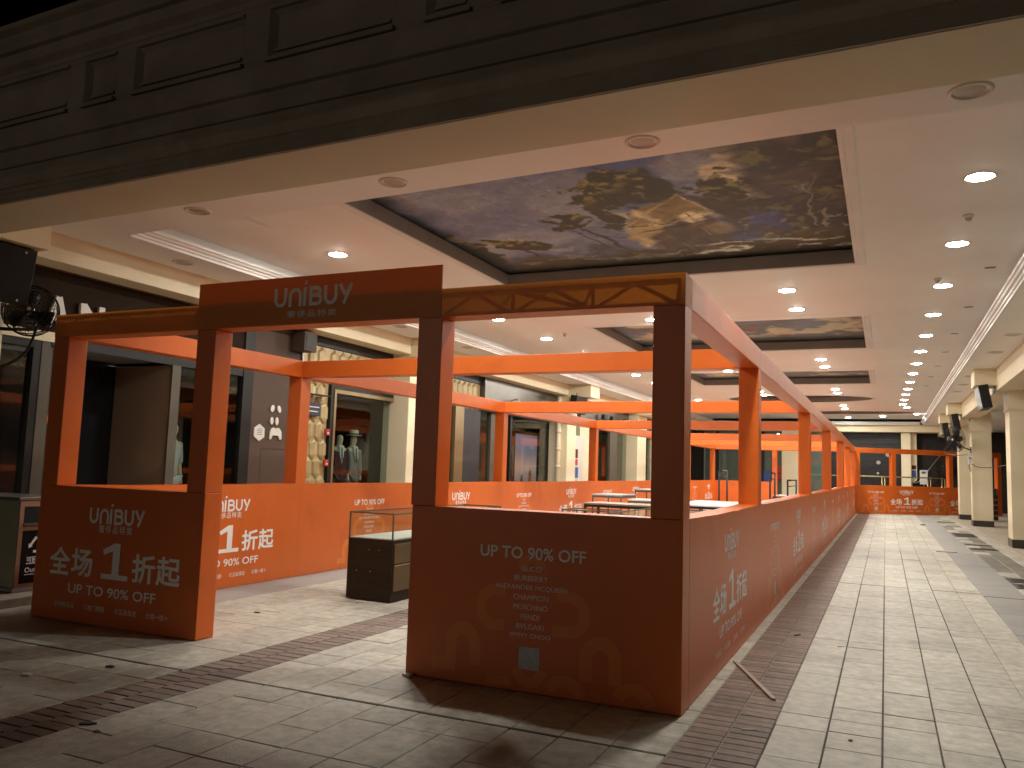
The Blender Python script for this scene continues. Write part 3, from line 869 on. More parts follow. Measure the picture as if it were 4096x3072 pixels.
def mural(pts, fn, nu, nv, label, grp):
    xs_ = [p[0] for p in pts]; ys_ = [p[1] for p in pts]
    x0, x1, y0, y1 = min(xs_) - .04, max(xs_) + .04, min(ys_) - .04, max(ys_) + .04
    U, V = np.meshgrid(np.linspace(0, 1, nu), np.linspace(0, 1, nv))
    co = np.stack([x0 + U * (x1 - x0), y0 + V * (y1 - y0), np.zeros_like(U) + ZP], -1).reshape(-1, 3)
    idx = np.arange(nu * nv).reshape(nv, nu)
    fs = np.stack([idx[:-1, :-1], idx[1:, :-1], idx[1:, 1:], idx[:-1, 1:]], -1).reshape(-1, 4)
    me = bpy.data.meshes.new('ceiling_mural')
    org = ((x0 + x1) / 2, (y0 + y1) / 2, ZP)
    me.from_pydata((co - np.array(org)).tolist(), [], fs.tolist())
    a = me.attributes.new('paint', 'FLOAT_COLOR', 'POINT')
    c_ = np.concatenate([np.clip(fn(U, V), 0, 1), np.ones(U.shape + (1,))], -1).reshape(-1)
    a.data.foreach_set('color', c_.astype(np.float32))
    me.materials.append(M['paint']); me.update()
    o = bpy.data.objects.new('ceiling_mural', me); C.objects.link(o); o.location = org
    # backing board gives the canvas its thickness
    bb = MB(); bb.box(x0, x1, y0, y1, ZP + 0.006, ZP + 0.03)
    bb.build('backing_board', 'dark', o, org=org)
    return tag(o, label, 'ceiling painting', grp)
GM = 'painted panels set in the ceiling coffers'
mural(COF[0][1], mural1, 460, 300, 'large painted landscape with cottage and trees in the nearest ceiling coffer', GM)
mural(COF[1][1], mural2(100, 1.0), 220, 120, 'painted ceiling panel with cream clouds and red figures, second from the entrance', GM)
mural(COF[2][1], mural2(200, 0.2), 160, 90, 'dark painted ceiling panel with yellowish sky, farthest of the rectangular ones', GM)
mural(COF[3][1], mural2(300, 0.1), 100, 60, 'nearer of the two dark oval ceiling panels', GM)
mural(COF[4][1], mural2(400, 0.1), 100, 60, 'farther of the two dark oval ceiling panels, by the end wall', GM)

# ------------------------------------------------------------------ downlights
REC = 0.004          # the lens sits this far up inside its can
def make_downlight(lit, label, loc, lm='lamp'):
    t = thing('downlight' if lit else 'unlit_downlight', label, 'ceiling light', loc)
    if lit:
        b = MB().lathe(loc, [(0.1185, 0.004), (0.122, -0.006), (0.135, -0.008), (0.145, -0.004), (0.147, 0.0035)], 28, caps=False)
        b.build('trim_ring', 'ring', t, smooth=True)
        b = MB().sweep([(0, loc[2] - 0.001), (0, loc[2] + REC + .02)], [(loc[0] + .1188 * math.cos(2 * PI * k / 24), loc[1] + .1188 * math.sin(2 * PI * k / 24)) for k in range(24)], closed=True)
        b.build('reflector_can', 'can', t, smooth=True)
        b = MB().lathe((loc[0], loc[1], loc[2] + REC), [(0.1185, 0.0), (0.11, -0.010), (0.08, -0.018), (0.0, -0.022)], 24, caps=False)
        b.build('lens', lm, t, smooth=True)
    else:
        b = MB().lathe(loc, [(0.105, 0.030), (0.110, -0.012), (0.128, -0.014), (0.142, -0.006), (0.145, 0.004)], 28)
        b.build('trim_ring', 'ring', t, smooth=True)
        b = MB().lathe(loc, [(0.106, 0.003), (0.09, -0.001), (0.0, -0.003)], 24)
        b.build('lens', 'lens_off', t, smooth=True)
    return t
lights = []
rowR = [8.74, 11.21, 13.63, 16.01, 18.34, 20.62, 22.80, 24.97, 27.11, 29.21, 31.22, 33.28, 35.16]
for i, y in enumerate(rowR):
    lights.append((0.86 - 0.0082 * (y - 8.7), y, ORDW[i] + ' lit round downlight in the long row along the right of the ceiling'
                   if i else 'lit round downlight in the right row nearest the entrance', 'downlights in the right row'))
lights.append((0.83, 36.8, 'lit downlight just off line at the far end of the right row', 'downlights in the right row'))
rowL = [9.28, 11.9, 14.5, 17.0, 19.5, 21.85, 24.15, 26.4, 28.6, 30.8, 32.9, 35.0]
for i, y in enumerate(rowL):
    lights.append((-7.0 + 0.02 * i, y, ORDW[i] + ' lit round downlight in the long row along the left of the ceiling'
                   if i else 'lit round downlight at the left of the ceiling, above the booth sign', 'downlights in the left row'))
wh = ['first and second painted panel', 'second and third painted panel', 'third painted panel and first oval', 'two oval panels']
lights.append((-0.95, 6.72, 'lit downlight close behind the front soffit, near the painting right corner', 'paired downlights between painted panels'))
lights.append((-4.35, 6.82, 'lit downlight close behind the front soffit, left of the painting middle', 'paired downlights between painted panels'))
for k, (ya, yb) in enumerate(((13.34, 14.93), (21.55, 23.07), (29.06, 30.4), (35.8, 37.4))):
    for j, y in enumerate((ya, yb)):
        lights.append((-1.38 - 0.05 * k, y, ('nearer' if j == 0 else 'farther') + ' right-hand downlight between the ' + wh[k], 'paired downlights between painted panels'))
for k, (ya, yb) in enumerate(((13.5, 15.27), (21.95, 23.48), (29.7, 30.97), (36.4, 38.0))):
    for j, y in enumerate((ya, yb)):
        lights.append((-4.05 + 0.03 * k, y, ('nearer' if j == 0 else 'farther') + ' left-hand downlight between the ' + wh[k], 'paired downlights between painted panels'))
for x, y, l in ((1.30, 40.4, 'right'), (-0.08, 42.0, 'middle'), (-1.62, 43.0, 'left')):
    lights.append((x, y, l + ' of the three lit downlights in front of the end wall', 'downlights by the end wall'))
bm = bmesh.new()
def loop(pts, z):
    vs = [bm.verts.new((x, y, z)) for x, y in pts]
    return [bm.edges.new((vs[i], vs[(i + 1) % len(vs)])) for i in range(len(vs))]
ed = loop([(XL - 0.02, FYR(XL) - 0.02), (XR + 0.02, FYR(XR) - 0.02), (XR + 0.02, YB + 0.02), (XL - 0.02, YB + 0.02)], ZC)
for k, pts in COF: ed += loop(pts, ZC)
for x, y, lab, grp in lights: ed += loop(ell(x, y, 0.121, 0.121, 20), ZC)
bmesh.ops.triangle_fill(bm, edges=ed, use_beauty=True)
me = bpy.data.meshes.new('tray_panel'); bm.to_mesh(me); bm.free()
me.materials.append(M['white'])
o = bpy.data.objects.new('tray_panel', me); C.objects.link(o); o.parent = ceil
protos = {}
for x, y, lab, grp in lights:      # three lens strengths tuned for brightness: right row dimmed, pair over the entrance boosted
    loc = (x, y, ZC)
    lm = 'lamp_soft' if 'right row' in grp else 'lamp_strong' if y < 7.0 else 'lamp'
    if lm not in protos:
        protos[lm] = make_downlight(True, lab, loc, lm); protos[lm]['group'] = grp
    else:
        copy_tree(protos[lm], loc, lab, grp)
off = [(0.56, 6.12, 'unlit round downlight in the front soffit, farthest right'), (-1.75, 6.22, 'unlit round downlight in the front soffit above the large painting'),
       (-4.20, 6.36, 'unlit round downlight in the front soffit near the painting left corner'), (-6.72, 6.42, 'unlit round downlight in the front soffit, farthest left'),
       (-8.72, 8.14, 'unlit downlight in the left soffit nearest the entrance'), (-8.55, 11.0, 'unlit downlight in the left soffit above the brown wall'),
       (-8.53, 13.40, 'unlit downlight in the left soffit above the mannequin window'), (-8.52, 16.2, 'unlit downlight in the left soffit past the first pillar'),
       (2.12, 16.9, 'nearest unlit downlight in the right soffit'), (2.08, 19.15, 'second unlit downlight in the right soffit'), (1.99, 23.5, 'third unlit downlight in the right soffit'),
       (1.98, 25.5, 'fourth unlit downlight in the right soffit'), (1.96, 27.5, 'fifth unlit downlight in the right soffit')]
p2 = None
for x, y, lab in off:
    if p2 is None:
        p2 = make_downlight(False, lab, (x, y, ZS)); p2['group'] = 'unlit downlights in the perimeter soffit'
    else:
        copy_tree(p2, (x, y, ZS), lab, 'unlit downlights in the perimeter soffit')
# small ceiling fittings
vt = None
for i, (x, y) in enumerate(((1.33, 12.6), (1.30, 15.42), (1.28, 18.2), (1.27, 20.8), (1.24, 23.35), (1.20, 25.8), (1.18, 28.25))):
    lab = ORDW[i] + ' small dark ceiling slot between right downlights and cornice'
    if vt is None:
        vt = thing('ceiling_slot', lab, 'vent', (x, y, ZC), 'dark slots along the right of the ceiling')
        MB().box(x - .07, x + .07, y - .045, y + .045, ZC - .006, ZC - .001).build('rim', 'ring', vt)
        MB().box(x - .06, x + .06, y - .032, y + .032, ZC - .008, ZC - .0062).build('opening', 'black', vt)
    else:
        copy_tree(vt, (x, y, ZC), lab)
sd = None
for x, y, lab in ((0.863, 10.0, 'small grey smoke detector between two right row downlights'), (-6.28, 16.4, 'small grey smoke detector left of the second painted panel'),
                  (0.72, 13.1, 'small grey smoke detector close to the third right row downlight')):
    if sd is None:
        sd = thing('smoke_detector', lab, 'smoke detector', (x, y, ZC), 'smoke detectors on the ceiling')
        MB().lathe((x, y, ZC), [(0.055, 0.0), (0.055, -0.02), (0.04, -0.035)], 18).build('base', 'ring', sd, smooth=True)
        MB().lathe((x, y, ZC), [(0.035, -0.034), (0.03, -0.06), (0.015, -0.07), (0, -0.072)], 18).build('sensor_head', 'lens_off', sd, smooth=True)
    else:
        copy_tree(sd, (x, y, ZC), lab)
h = thing('access_hatch', 'white square access hatch in the ceiling left of the large painting', 'hatch', (-7.3, 7.55, ZC))
MB().box(-7.62, -7.0, 7.24, 7.86, ZC - .008, ZC - .001).build('hatch_frame', 'mould', h)
MB().box(-7.59, -7.03, 7.27, 7.83, ZC - .013, ZC - .0085).build('hatch_door', 'white', h)

# ================================================================== ORANGE BOOTH
X0, Y0, P, T = -1.164, 5.2113, 1.2, 2.794
TB = 2.582
XLF, YF = -7.16, 38.06
booth = thing('exhibition_booth', 'long orange fabric market booth frame with printed panels, posts and overhead beams', 'booth', (-4.16, Y0, 0))
def part(name, fn, m='orange', par=None, bevel=0.006, seg=2):
    b = MB(); fn(b)
    return b.build(name, m, par or booth, bevel=bevel, seg=seg)
fa = part('front_panel', lambda b: b.box(XLF, -5.146, Y0, Y0 + .2, 0.004, P))
put_print(PA, fa, (-6.153, Y0, 0), FRONT)
fb = part('front_panel', lambda b: b.box(-3.146, X0, Y0, Y0 + .2, 0.004, P))
put_print(PB, fb, (-2.19, Y0, 0), FRONT)
POSTY = [8.60, 14.92, 20.72, 27.14, 32.2, 37.3]
# front posts
for xa, xb in ((XLF + .001, -6.955), (-5.354, -5.150), (-3.160, -2.958), (-1.376, X0 - .001)):
    part('post', lambda b: b.box(xa, xb, Y0 + .001, Y0 + .2, P + .001, TB - .001), 'orange', bevel=0.005)
def truss_box(b, x0, x1, y0, y1, z0, z1, n):
    r = 0.014
    for y in (y0, y1):
        for z in (z0, z1):
            b.tube([(x0, y, z), (x1, y, z)], r, 6)
    for k in range(n + 1):
        x = x0 + (x1 - x0) * k / n
        for y in (y0, y1):
            b.tube([(x, y, z0), (x, y, z1)], r * .8, 6)
        b.tube([(x, y0, z1), (x, y1, z1)], r * .8, 6)
        if k < n:
            xm = x0 + (x1 - x0) * (k + 1) / n
            for y in (y0, y1):
                b.tube([(x, y, z0), ((x + xm) / 2, y, z1)], r * .7, 6); b.tube([((x + xm) / 2, y, z1), (xm, y, z0)], r * .7, 6)
                if k % 2: b.tube([(x, y, z1), (xm, y, z0)], r * .7, 6)
# front beams: fabric sleeves open on top over a steel truss
for nm, xa, xb in (('beam', XLF, -5.362), ('beam', -2.971, X0)):
    bo = part(nm, lambda b: b.box(xa, xb, Y0, Y0 + .2, TB, T, skip=('t',)), 'orange_thin', bevel=0)
    b = MB(); truss_box(b, xa + .03, xb - .03, Y0 + .035, Y0 + .165, TB + .035, T - .02, 3)
    b.build('truss', 'truss', bo)
hd = part('header_sign', lambda b: b.box(-5.360, -2.973, Y0 - .004, Y0 + .006, TB, 2.976), 'orange_thin', bevel=0)
lg = logo2d(0.768); put_print([lg.mesh('lettering', 'print')], hd, (-4.156, Y0 - .004, 2.808), FRONT)
put_print([F2().text('奢侈品特卖', 0, 0, 0.004, w=0.485, h=0.058, sp=1.2).mesh('lettering', 'print')], hd, (-4.156, Y0 - .004, 2.668), FRONT)
bo = part('beam', lambda b: b.box(-5.360, -2.973, Y0 + .0065, Y0 + .2, TB + .001, T, skip=('t',)), 'orange', bevel=0)
b = MB(); truss_box(b, -5.33, -3.0, Y0 + .045, Y0 + .165, TB + .035, T - .02, 4); b.build('truss', 'truss', bo)
# right and left long sides
def long_side(xa, xb, prints_x):
    segs = [Y0 + .2] + [y + .1 for y in POSTY[:-1]] + [YF]
    ps = []
    for i in range(len(segs) - 1):
        ya, yb = segs[i] + .001, segs[i + 1] - .001
        def fn(b):
            n = 14
            vs = []; fs = []
            for k in range(n + 1):
                y = ya + (yb - ya) * k / n
                sag = P - (0.0 if k in (0, n) else 0.010 * math.sin(PI * k / n) + random.uniform(0, 0.006))
                dx = 0
                vs += [(xa + dx, y, .004), (xb + dx, y, .004), (xb + dx, y, sag), (xa + dx, y, sag)]
            for k in range(n):
                a = 4 * k
                for j in range(4):
                    fs.append((a + j, a + (j + 1) % 4, a + 4 + (j + 1) % 4, a + 4 + j))
            fs += [(0, 1, 2, 3), (4 * n, 4 * n + 3, 4 * n + 2, 4 * n + 1)]
            b.add(vs, fs)
        ps.append(part('side_panel', fn, 'orange', bevel=0))
    return ps, segs
def panel_at(ps, segs, y):
    for i in range(len(ps)):
        if segs[i] <= y <= segs[i + 1]: return ps[i]
    return ps[-1]
psR, segR = long_side(X0 - .2, X0, 1)
psL, segL = long_side(XLF, XLF + .2, 1)
for k, y in enumerate((7.03, 9.95, 12.80, 15.6, 18.45, 21.3, 24.1, 26.95, 29.8, 32.6, 35.4)):
    pm = PA if k % 2 == 0 else PB
    put_print(pm, panel_at(psR, segR, y), (X0 + .0002, y, -0.004), RIGHT)
for k, y in enumerate((7.44, 10.32, 13.20, 16.05, 18.92, 21.8, 24.62, 27.5, 30.3, 33.2, 36.0)):
    pm = PA if k % 2 == 0 else PB
    put_print(pm, panel_at(psL, segL, y), (XLF + .2002, y, -0.004), RIGHT)
for xa, xb in ((X0 - .199, X0 - .001), (XLF + .001, XLF + .199)):
    for y in POSTY:
        part('post', lambda b: b.box(xa, xb, y, y + .2, P - .004, TB - .001), bevel=0.005)
    ys = [Y0 + .2] + [y + .1 for y in POSTY[:-1]] + [YF]
    for i in range(len(ys) - 1):
        part('beam', lambda b: b.box(xa - .001, xb + .001, ys[i] + .001, ys[i + 1] - .001, TB, T), bevel=0.005)
for y in POSTY:
    part('beam', lambda b: b.box(XLF + .2015, X0 - .2015, y, y + .2, TB + .002, T - .002), bevel=0.005)
# rear: half closed, half open
part('rear_panel', lambda b: b.box(XLF + .201, -4.35, YF - .2, YF, .004, P))
part('post', lambda b: b.box(-4.55, -4.35, YF - .2, YF, P, TB))
part('beam', lambda b: b.box(XLF + .201, X0 - .201, YF - .2, YF - .002, TB + .002, T - .002), bevel=0.005)

# second booth run, turning right across the hall
F0, F1 = Vector((X0 + .02, YF + .05)), Vector((4.7, YF + 4.4))
far = thing('exhibition_booth', 'orange fabric barrier run crossing the hall behind the cream columns', 'booth', (F0.x, F0.y, 0))
fd = (F1 - F0).normalized(); fnn = Vector((fd.y, -fd.x)); ang = math.atan2(fd.y, fd.x)
def fbx(b, s0, s1, z0, z1, d0=0.0, d1=.2):
    q = [F0 + fd * s0 - fnn * d0, F0 + fd * s1 - fnn * d0, F0 + fd * s1 - fnn * d1, F0 + fd * s0 - fnn * d1]
    vs = [(p.x, p.y, z0) for p in q] + [(p.x, p.y, z1) for p in q]
    b.add(vs, [(0, 3, 2, 1), (4, 5, 6, 7), (0, 1, 5, 4), (1, 2, 6, 5), (2, 3, 7, 6), (3, 0, 4, 7)])
FL = (F1 - F0).length
b = MB(); fbx(b, 0, FL, .004, P); fp = b.build('front_panel', 'orange', far, bevel=.006)
b = MB(); fbx(b, 0, FL, TB, T); b.build('beam', 'orange', far, bevel=.005)
for s_ in (0.0, 1.75, 4.6, FL - .2):
    b = MB(); fbx(b, s_ + .001, s_ + .2, P + .001, TB - .001, .001, .199); b.build('post', 'orange', far, bevel=.005)
for k, s_ in enumerate((0.95, 2.45, 3.95, 5.4)):
    q = F0 + fd * s_
    put_print(PB if k % 2 == 0 else PA, fp, (q.x, q.y, 0), (PI / 2, 0, ang))

# ================================================================== THINGS INSIDE THE BOOTH
def display_case(label, x0, x1, y0, y1, h, mb='walnut'):
    t = thing('display_case', label, 'display case', ((x0 + x1) / 2, (y0 + y1) / 2, 0), 'glass topped display cases inside the booth')
    zb = h * 0.70
    MB().box(x0, x1, y0, y1, 0.012, zb).build('cabinet', mb, t, bevel=.004)
    b = MB()
    n = max(1, int((y1 - y0) / 1.3))
    for k in range(n):
        ya, yb = y0 + (y1 - y0) * k / n + .03, y0 + (y1 - y0) * (k + 1) / n - .03
        MB().box(x1 + .001, x1 + .016, ya, yb, .12, zb * .58).build('drawer_front', 'drawer', t, bevel=.003)
        MB().box(x1 + .001, x1 + .016, ya, yb, zb * .62, zb - .04).build('drawer_front', 'drawer', t, bevel=.003)
        MB().box(x1 + .016, x1 + .024, ya, yb, zb * .585, zb * .605).build('brass_strip', 'brass', t)
    b = MB()
    r = .014
    for (xa, ya) in ((x0, y0), (x1 - r, y0), (x0, y1 - r), (x1 - r, y1 - r)):
        b.box(xa, xa + r, ya, ya + r, zb, h - .012)
    b.box(x0, x1, y0, y0 + r, h - .012, h + .004); b.box(x0, x1, y1 - r, y1, h - .012, h + .004)
    b.box(x0, x0 + r, y0 + r, y1 - r, h - .012, h + .004); b.box(x1 - r, x1, y0 + r, y1 - r, h - .012, h + .004)
    for k in range(1, n):
        b.box(x1 - r, x1, y0 + (y1 - y0) * k / n, y0 + (y1 - y0) * k / n + r, zb, h - .012)
    b.build('frame', 'greyframe', t)
    MB().box(x0 + .02, x1 - .02, y0 + .02, y1 - .02, zb + .001, zb + .012).build('shelf', 'tabletop', t)
    MB().box(x0 + r, x1 - r, y0 + r, y1 - r, h - .008, h - .002).build('glass_top', 'caseglass', t)
    MB().box(x0 + r, x1 - r, y0 + .004, y0 + .009, zb + .013, h - .013).build('glass_pane', 'caseglass', t)
    MB().box(x1 - .010, x1 - .005, y0 + r, y1 - r, zb + .013, h - .013).build('glass_pane', 'caseglass', t)
    MB().box(x0 + .005, x0 + .010, y0 + r, y1 - r, zb + .013, h - .013).build('glass_pane', 'caseglass', t)
    return t
dc = display_case('dark wooden display case with glass top just inside the booth entrance', -5.425, -4.85, 7.66, 10.4, .95)
b = MB()
for (x, z) in ((-5.15, .55), (-5.02, .55), (-5.3, .32), (-5.12, .32)):
    b.lathe((x, 7.66, z), [(0.006, 0.0), (0.005, 0.004), (0, 0.005)], 8, ax=(0, -1, 0))
b.build('screw_cap', 'brass', dc)
display_case('long low display case with pale glass top behind the right front panel', -3.52, -2.25, 10.8, 13.4, .9)
display_case('small display case with glass top left of the long pale case', -4.36, -3.62, 11.45, 12.1, .9)
def table(label, x0, x1, y0, y1, h, top, leg, lw=.035, shelf=None):
    t = thing('table', label, 'table', ((x0 + x1) / 2, (y0 + y1) / 2, 0), 'tables standing inside the booth')
    MB().box(x0, x1, y0, y1, h - .03, h).build('tabletop', top, t, bevel=.004)
    MB().box(x0 + .004, x1 - .004, y0 + .004, y1 - .004, h - .075, h - .0305).build('apron', leg, t)
    for (xa, ya) in ((x0, y0), (x1 - lw, y0), (x0, y1 - lw), (x1 - lw, y1 - lw)):
        MB().box(xa + .002, xa + lw - .002, ya + .002, ya + lw - .002, 0.0, h - .0755).build('leg', leg, t)
    if shelf:
        MB().box(x0 + lw, x1 - lw, y0 + lw, y1 - lw, shelf, shelf + .02).build('shelf', top, t)
    return t
table('black framed table with brown top behind the small glass case', -4.98, -3.70, 14.2, 15.0, .90, 'browntop', 'black', .05)
table('white topped table just behind the brown topped one', -4.95, -3.95, 16.9, 17.7, .90, 'tabletop', 'greyframe')
table('grey metal table beside the left booth wall', -6.15, -5.45, 18.1, 19.3, .94, 'greytop', 'greyframe', .03)
table('grey metal table farther back by the left booth wall', -6.25, -5.35, 22.0, 23.2, 1.0, 'greytop', 'greyframe', .03)
table('bright white topped table with black legs right of the corner post', -3.75, -3.16, 15.6, 18.4, .90, 'tabletop', 'black', .03, .55)
table('bright white topped table pushed against the right one along its edge', -3.15, -2.55, 15.6, 18.4, .90, 'tabletop', 'black', .03, .55)
table('dark low table near the clothes rails', -2.95, -2.3, 24.6, 26.6, .92, 'browntop', 'black', .04)
def clothes_rack(label, x, y, ln, h, tilt=0.0):
    t = thing('clothes_rack', label, 'clothes rack', (x, y, 0), 'empty clothes racks inside the booth')
    for k in (0, 1):
        MB().tube([(x, y + ln * k, .03), (x, y + ln * k, h)], .022, 8).build('upright', 'greypanel', t, smooth=True)
        MB().tube([(x - .25, y + ln * k, .03), (x + .25, y + ln * k, .03)], .02, 8).build('foot', 'greypanel', t, smooth=True)
    MB().tube([(x, y, h), (x, y + ln, h)], .02, 8).build('top_rail', 'greypanel', t, smooth=True)
    MB().tube([(x, y, h - .14), (x, y + ln, h - .14)], .012, 8).build('lower_rail', 'greypanel', t, smooth=True)
    return t
clothes_rack('tall empty clothes rack seen between the first two right posts', -3.62, 20.0, 1.1, 1.56)
clothes_rack('tall empty clothes rack just right of the second post', -2.45, 20.0, .9, 1.55)
clothes_rack('lower empty clothes rack left of the third right post', -2.06, 20.0, 2.0, 1.39)

# ================================================================== COLUMNS
def column(label, x0, x1, y0, y1, cap_x, cap_dir):
    t = thing('column', label, 'column', ((x0 + x1) / 2, (y0 + y1) / 2, 0), 'cream columns along the hall')
    MB().box(x0, x1, y0, y1, .02, ZS + .1).build('shaft', 'cream', t, bevel=.012)
    d = .012
    MB().box(x0 - d, x1 + d, y0 - d, y1 + d, .02, .215).build('base', 'skirting', t, bevel=.006)
    ca, cb = min(cap_x, x1), max(cap_x, x0)
    if cap_dir > 0: a, c_ = x0 + .01, cap_x
    else: a, c_ = cap_x, x1 - .01
    b = MB(); b.box(a, c_, y0 - .035, y1 + .035, 3.745, 4.085)
    b.box(a + .01, c_ - .01, y0 - .01, y1 + .01, 4.086, 4.139)
    b.build('capital', 'cream', t, bevel=.008)
    MB().box(x0 - .03, x1 + .03, y0 - .03, y1 + .03, 3.16, 3.2).build('band', 'cream', t, bevel=.006)
    MB().box(x0 - .018, x1 + .018, y0 - .018, y1 + .018, 3.202, 3.743).build('neck', 'cream', t, bevel=.006)
    return t
column('nearest cream column with dark base at the right edge', 2.62, 3.22, 22.0, 22.7, 1.93, -1)
column('middle cream column with cable box on the right side', 2.65, 3.23, 31.5, 32.2, 1.95, -1)
column('farthest right cream column, partly behind the middle one', 2.61, 3.2, 36.5, 37.2, 1.97, -1)
column('cream column at the left edge behind the wall fan', -9.75, -9.12, 5.35, 6.0, -8.5, 1)
column('cream column between the mannequin window and the next shop', -9.75, -9.12, 14.78, 15.3, -8.6, 1)
column('cream column with white downpipe on the left side', -9.75, -9.12, 24.3, 25.1, -8.35, 1)
column('cream column beyond the black shop window on the left', -9.75, -9.12, 32.4, 33.7, -8.4, 1)
column('farthest cream column on the left side', -9.75, -9.12, 40.2, 41.2, -8.4, 1)

def wall_screen(label, x_top, x_bot, y0, y1, zt, zb):
    t = thing('wall_screen', label, 'screen', ((x_top + x_bot) / 2, (y0 + y1) / 2, zt), 'tilted dark screens hung under the capitals')
    s_ = 1 if x_bot > x_top else -1
    c_ = Vector(((x_top + x_bot) / 2, (y0 + y1) / 2, (zt + zb) / 2))
    v = Vector((x_top - x_bot, 0, zt - zb)); hv = v.length / 2; v.normalize()
    u = Vector((0, 1, 0)); n = u.cross(v) * (-1)
    if n.x * s_ > 0: n = -n
    MB().obox(c_ - n * .105, u, v, n, (y1 - y0) / 2, hv, .10).build('casing', 'black', t, bevel=.006)
    MB().obox(c_, u, v, n, (y1 - y0) / 2 - .012, hv - .012, .004).build('display', 'screen', t)
    b = MB()
    for k in (-.7, .7):
        for m_ in (-.85, .85):
            p = c_ + u * k * (y1 - y0) / 2 + v * m_ * hv + n * .004
            b.lathe(p, [(.014, 0), (.010, .006), (0, .008)], 8, ax=n)
    b.build('screw', 'whiteplastic', t)
    b = MB()
    for k in (-.5, .5):
        p = c_ + u * k * (y1 - y0) / 2 + v * hv * .9 - n * .1
        b.tube([p, p + Vector((0, 0, .12))], .012, 6)
    b.build('bracket', 'black', t)
    return t
wall_screen('dark tilted screen under the capital of the nearest right column', 2.0, 2.09, 21.9, 22.85, 3.74, 3.2)
wall_screen('dark tilted screen under the capital of the middle right column', 2.05, 2.14, 31.4, 32.3, 3.74, 3.2)
wall_screen('dark tilted screen under the capital of the farthest right column', 2.05, 2.14, 36.4, 37.3, 3.74, 3.2)
wall_screen('dark glossy tilted screen at the upper left edge', -8.58, -8.68, 5.05, 5.96, 3.72, 3.10)
wall_screen('dark tilted screen on the left column with the downpipe', -8.6, -8.69, 23.7, 24.7, 3.74, 3.2)

def wall_fan(label, c_, ax, R, arm_to, boxpos=None):
    t = thing('wall_fan', label, 'fan', c_, 'black wall fans on the columns')
    ax = Vector(ax).normalized(); c_ = Vector(c_)
    q = Vector((0, 0, 1)).rotation_difference(ax)
    def ring(r, h_, rr, b):
        pts = [c_ + q @ Vector((r * math.cos(a), r * math.sin(a), h_)) for a in [2 * PI * k / 32 for k in range(33)]]
        b.tube(pts, rr, 6, caps=False)
    b = MB()
    ring(R, 0, .007, b); ring(R * .99, .05, .006, b); ring(R * .99, -.05, .006, b)
    for rr in (.3, .45, .6, .75, .88):
        ring(R * rr, .05 + .05 * (1 - rr), .003, b); ring(R * rr, -.05 - .05 * (1 - rr), .003, b)
    for k in range(20):
        a = 2 * PI * k / 20
        e = Vector((math.cos(a), math.sin(a), 0))
        for s_ in (1, -1):
            b.tube([c_ + q @ (e * R * f_ + Vector((0, 0, s_ * (.05 + .05 * (1 - f_)) if f_ < 1 else 0))) for f_ in (.12, .5, .88, 1.0)], .003, 5)
    b.build('guard', 'black', t)
    b = MB()
    for k in range(3):
        a0 = 2 * PI * k / 3
        vs = []
        for i in range(7):
            f_ = .15 + .75 * i / 6
            wd = .30 + .18 * math.sin(PI * i / 6)
            for s_ in (-1, 1):
                a = a0 + s_ * wd + .35 * f_
                vs.append(c_ + q @ Vector((R * f_ * math.cos(a), R * f_ * math.sin(a), .03 * s_)))
        b.add(vs, [(2 * i, 2 * i + 1, 2 * i + 3, 2 * i + 2) for i in range(6)])
    b.build('blades', 'black', t, solid=.006, smooth=True)
    MB().lathe(c_, [(R * .19, -.02), (R * .19, .05), (R * .12, .085), (0, .09)], 20, ax=ax).build('hub', 'blackgloss', t, smooth=True)
    MB().lathe(c_ + ax * .09, [(R * .085, -.002), (R * .08, .006), (0, .008)], 16, ax=ax).build('hub_badge', 'whiteplastic', t, smooth=True)
    MB().lathe(c_, [(R * .22, -.06), (R * .24, -.10), (R * .22, -.24), (R * .1, -.28), (0, -.285)], 20, ax=ax).build('motor', 'black', t, smooth=True)
    bk = c_ - ax * .2
    at = Vector(arm_to)
    MB().tube([bk, bk + Vector((0, 0, -R * .55)), at * .5 + (bk + Vector((0, 0, -R * .6))) * .5, at], .02, 8).build('arm', 'black', t, smooth=True)
    MB().obox(at, (0, 1, 0), (0, 0, 1), (1, 0, 0), .06, .11, .012).build('wall_plate', 'black', t)
    return t
wall_fan('black round wall fan under the screen at the left edge', (-8.72, 6.03, 3.07), (.62, -.75, .12), .285, (-9.10, 5.75, 2.85))
wall_fan('black round wall fan on the middle right column', (2.12, 31.1, 2.88), (-.75, -.6, -.15), .42, (2.63, 31.7, 2.55))
# cables of the fans
def cable(label, pts, r=.012, m='black', cat='cable'):
    P_ = [Vector(p) for p in pts]
    out_ = []
    for i in range(len(P_) - 1):
        a, b_, c_, d = P_[max(i - 1, 0)], P_[i], P_[i + 1], P_[min(i + 2, len(P_) - 1)]
        for k in range(6):
            t_ = k / 6
            out_.append(0.5 * ((2 * b_) + (c_ - a) * t_ + (2 * a - 5 * b_ + 4 * c_ - d) * t_ ** 2 + (3 * b_ - a - 3 * c_ + d) * t_ ** 3))
    out_.append(P_[-1])
    o = MB().tube(out_, r, 6).build('cable', m, smooth=True, org=pts[0])
    o.location = pts[0]
    return tag(o, label, cat)
cable('thick black cable hanging in a curve from the left wall fan', [(-8.72, 6.12, 2.9), (-8.78, 6.05, 2.6), (-8.9, 5.85, 2.42), (-9.1, 5.6, 2.40)], .016)
cable('thin cable sagging between the middle and nearest right columns', [(2.64, 31.45, 2.08), (2.8, 31.2, 1.98), (3.05, 30, 1.96), (3.2, 26, 2.02), (3.1, 22.72, 2.1)], .012)
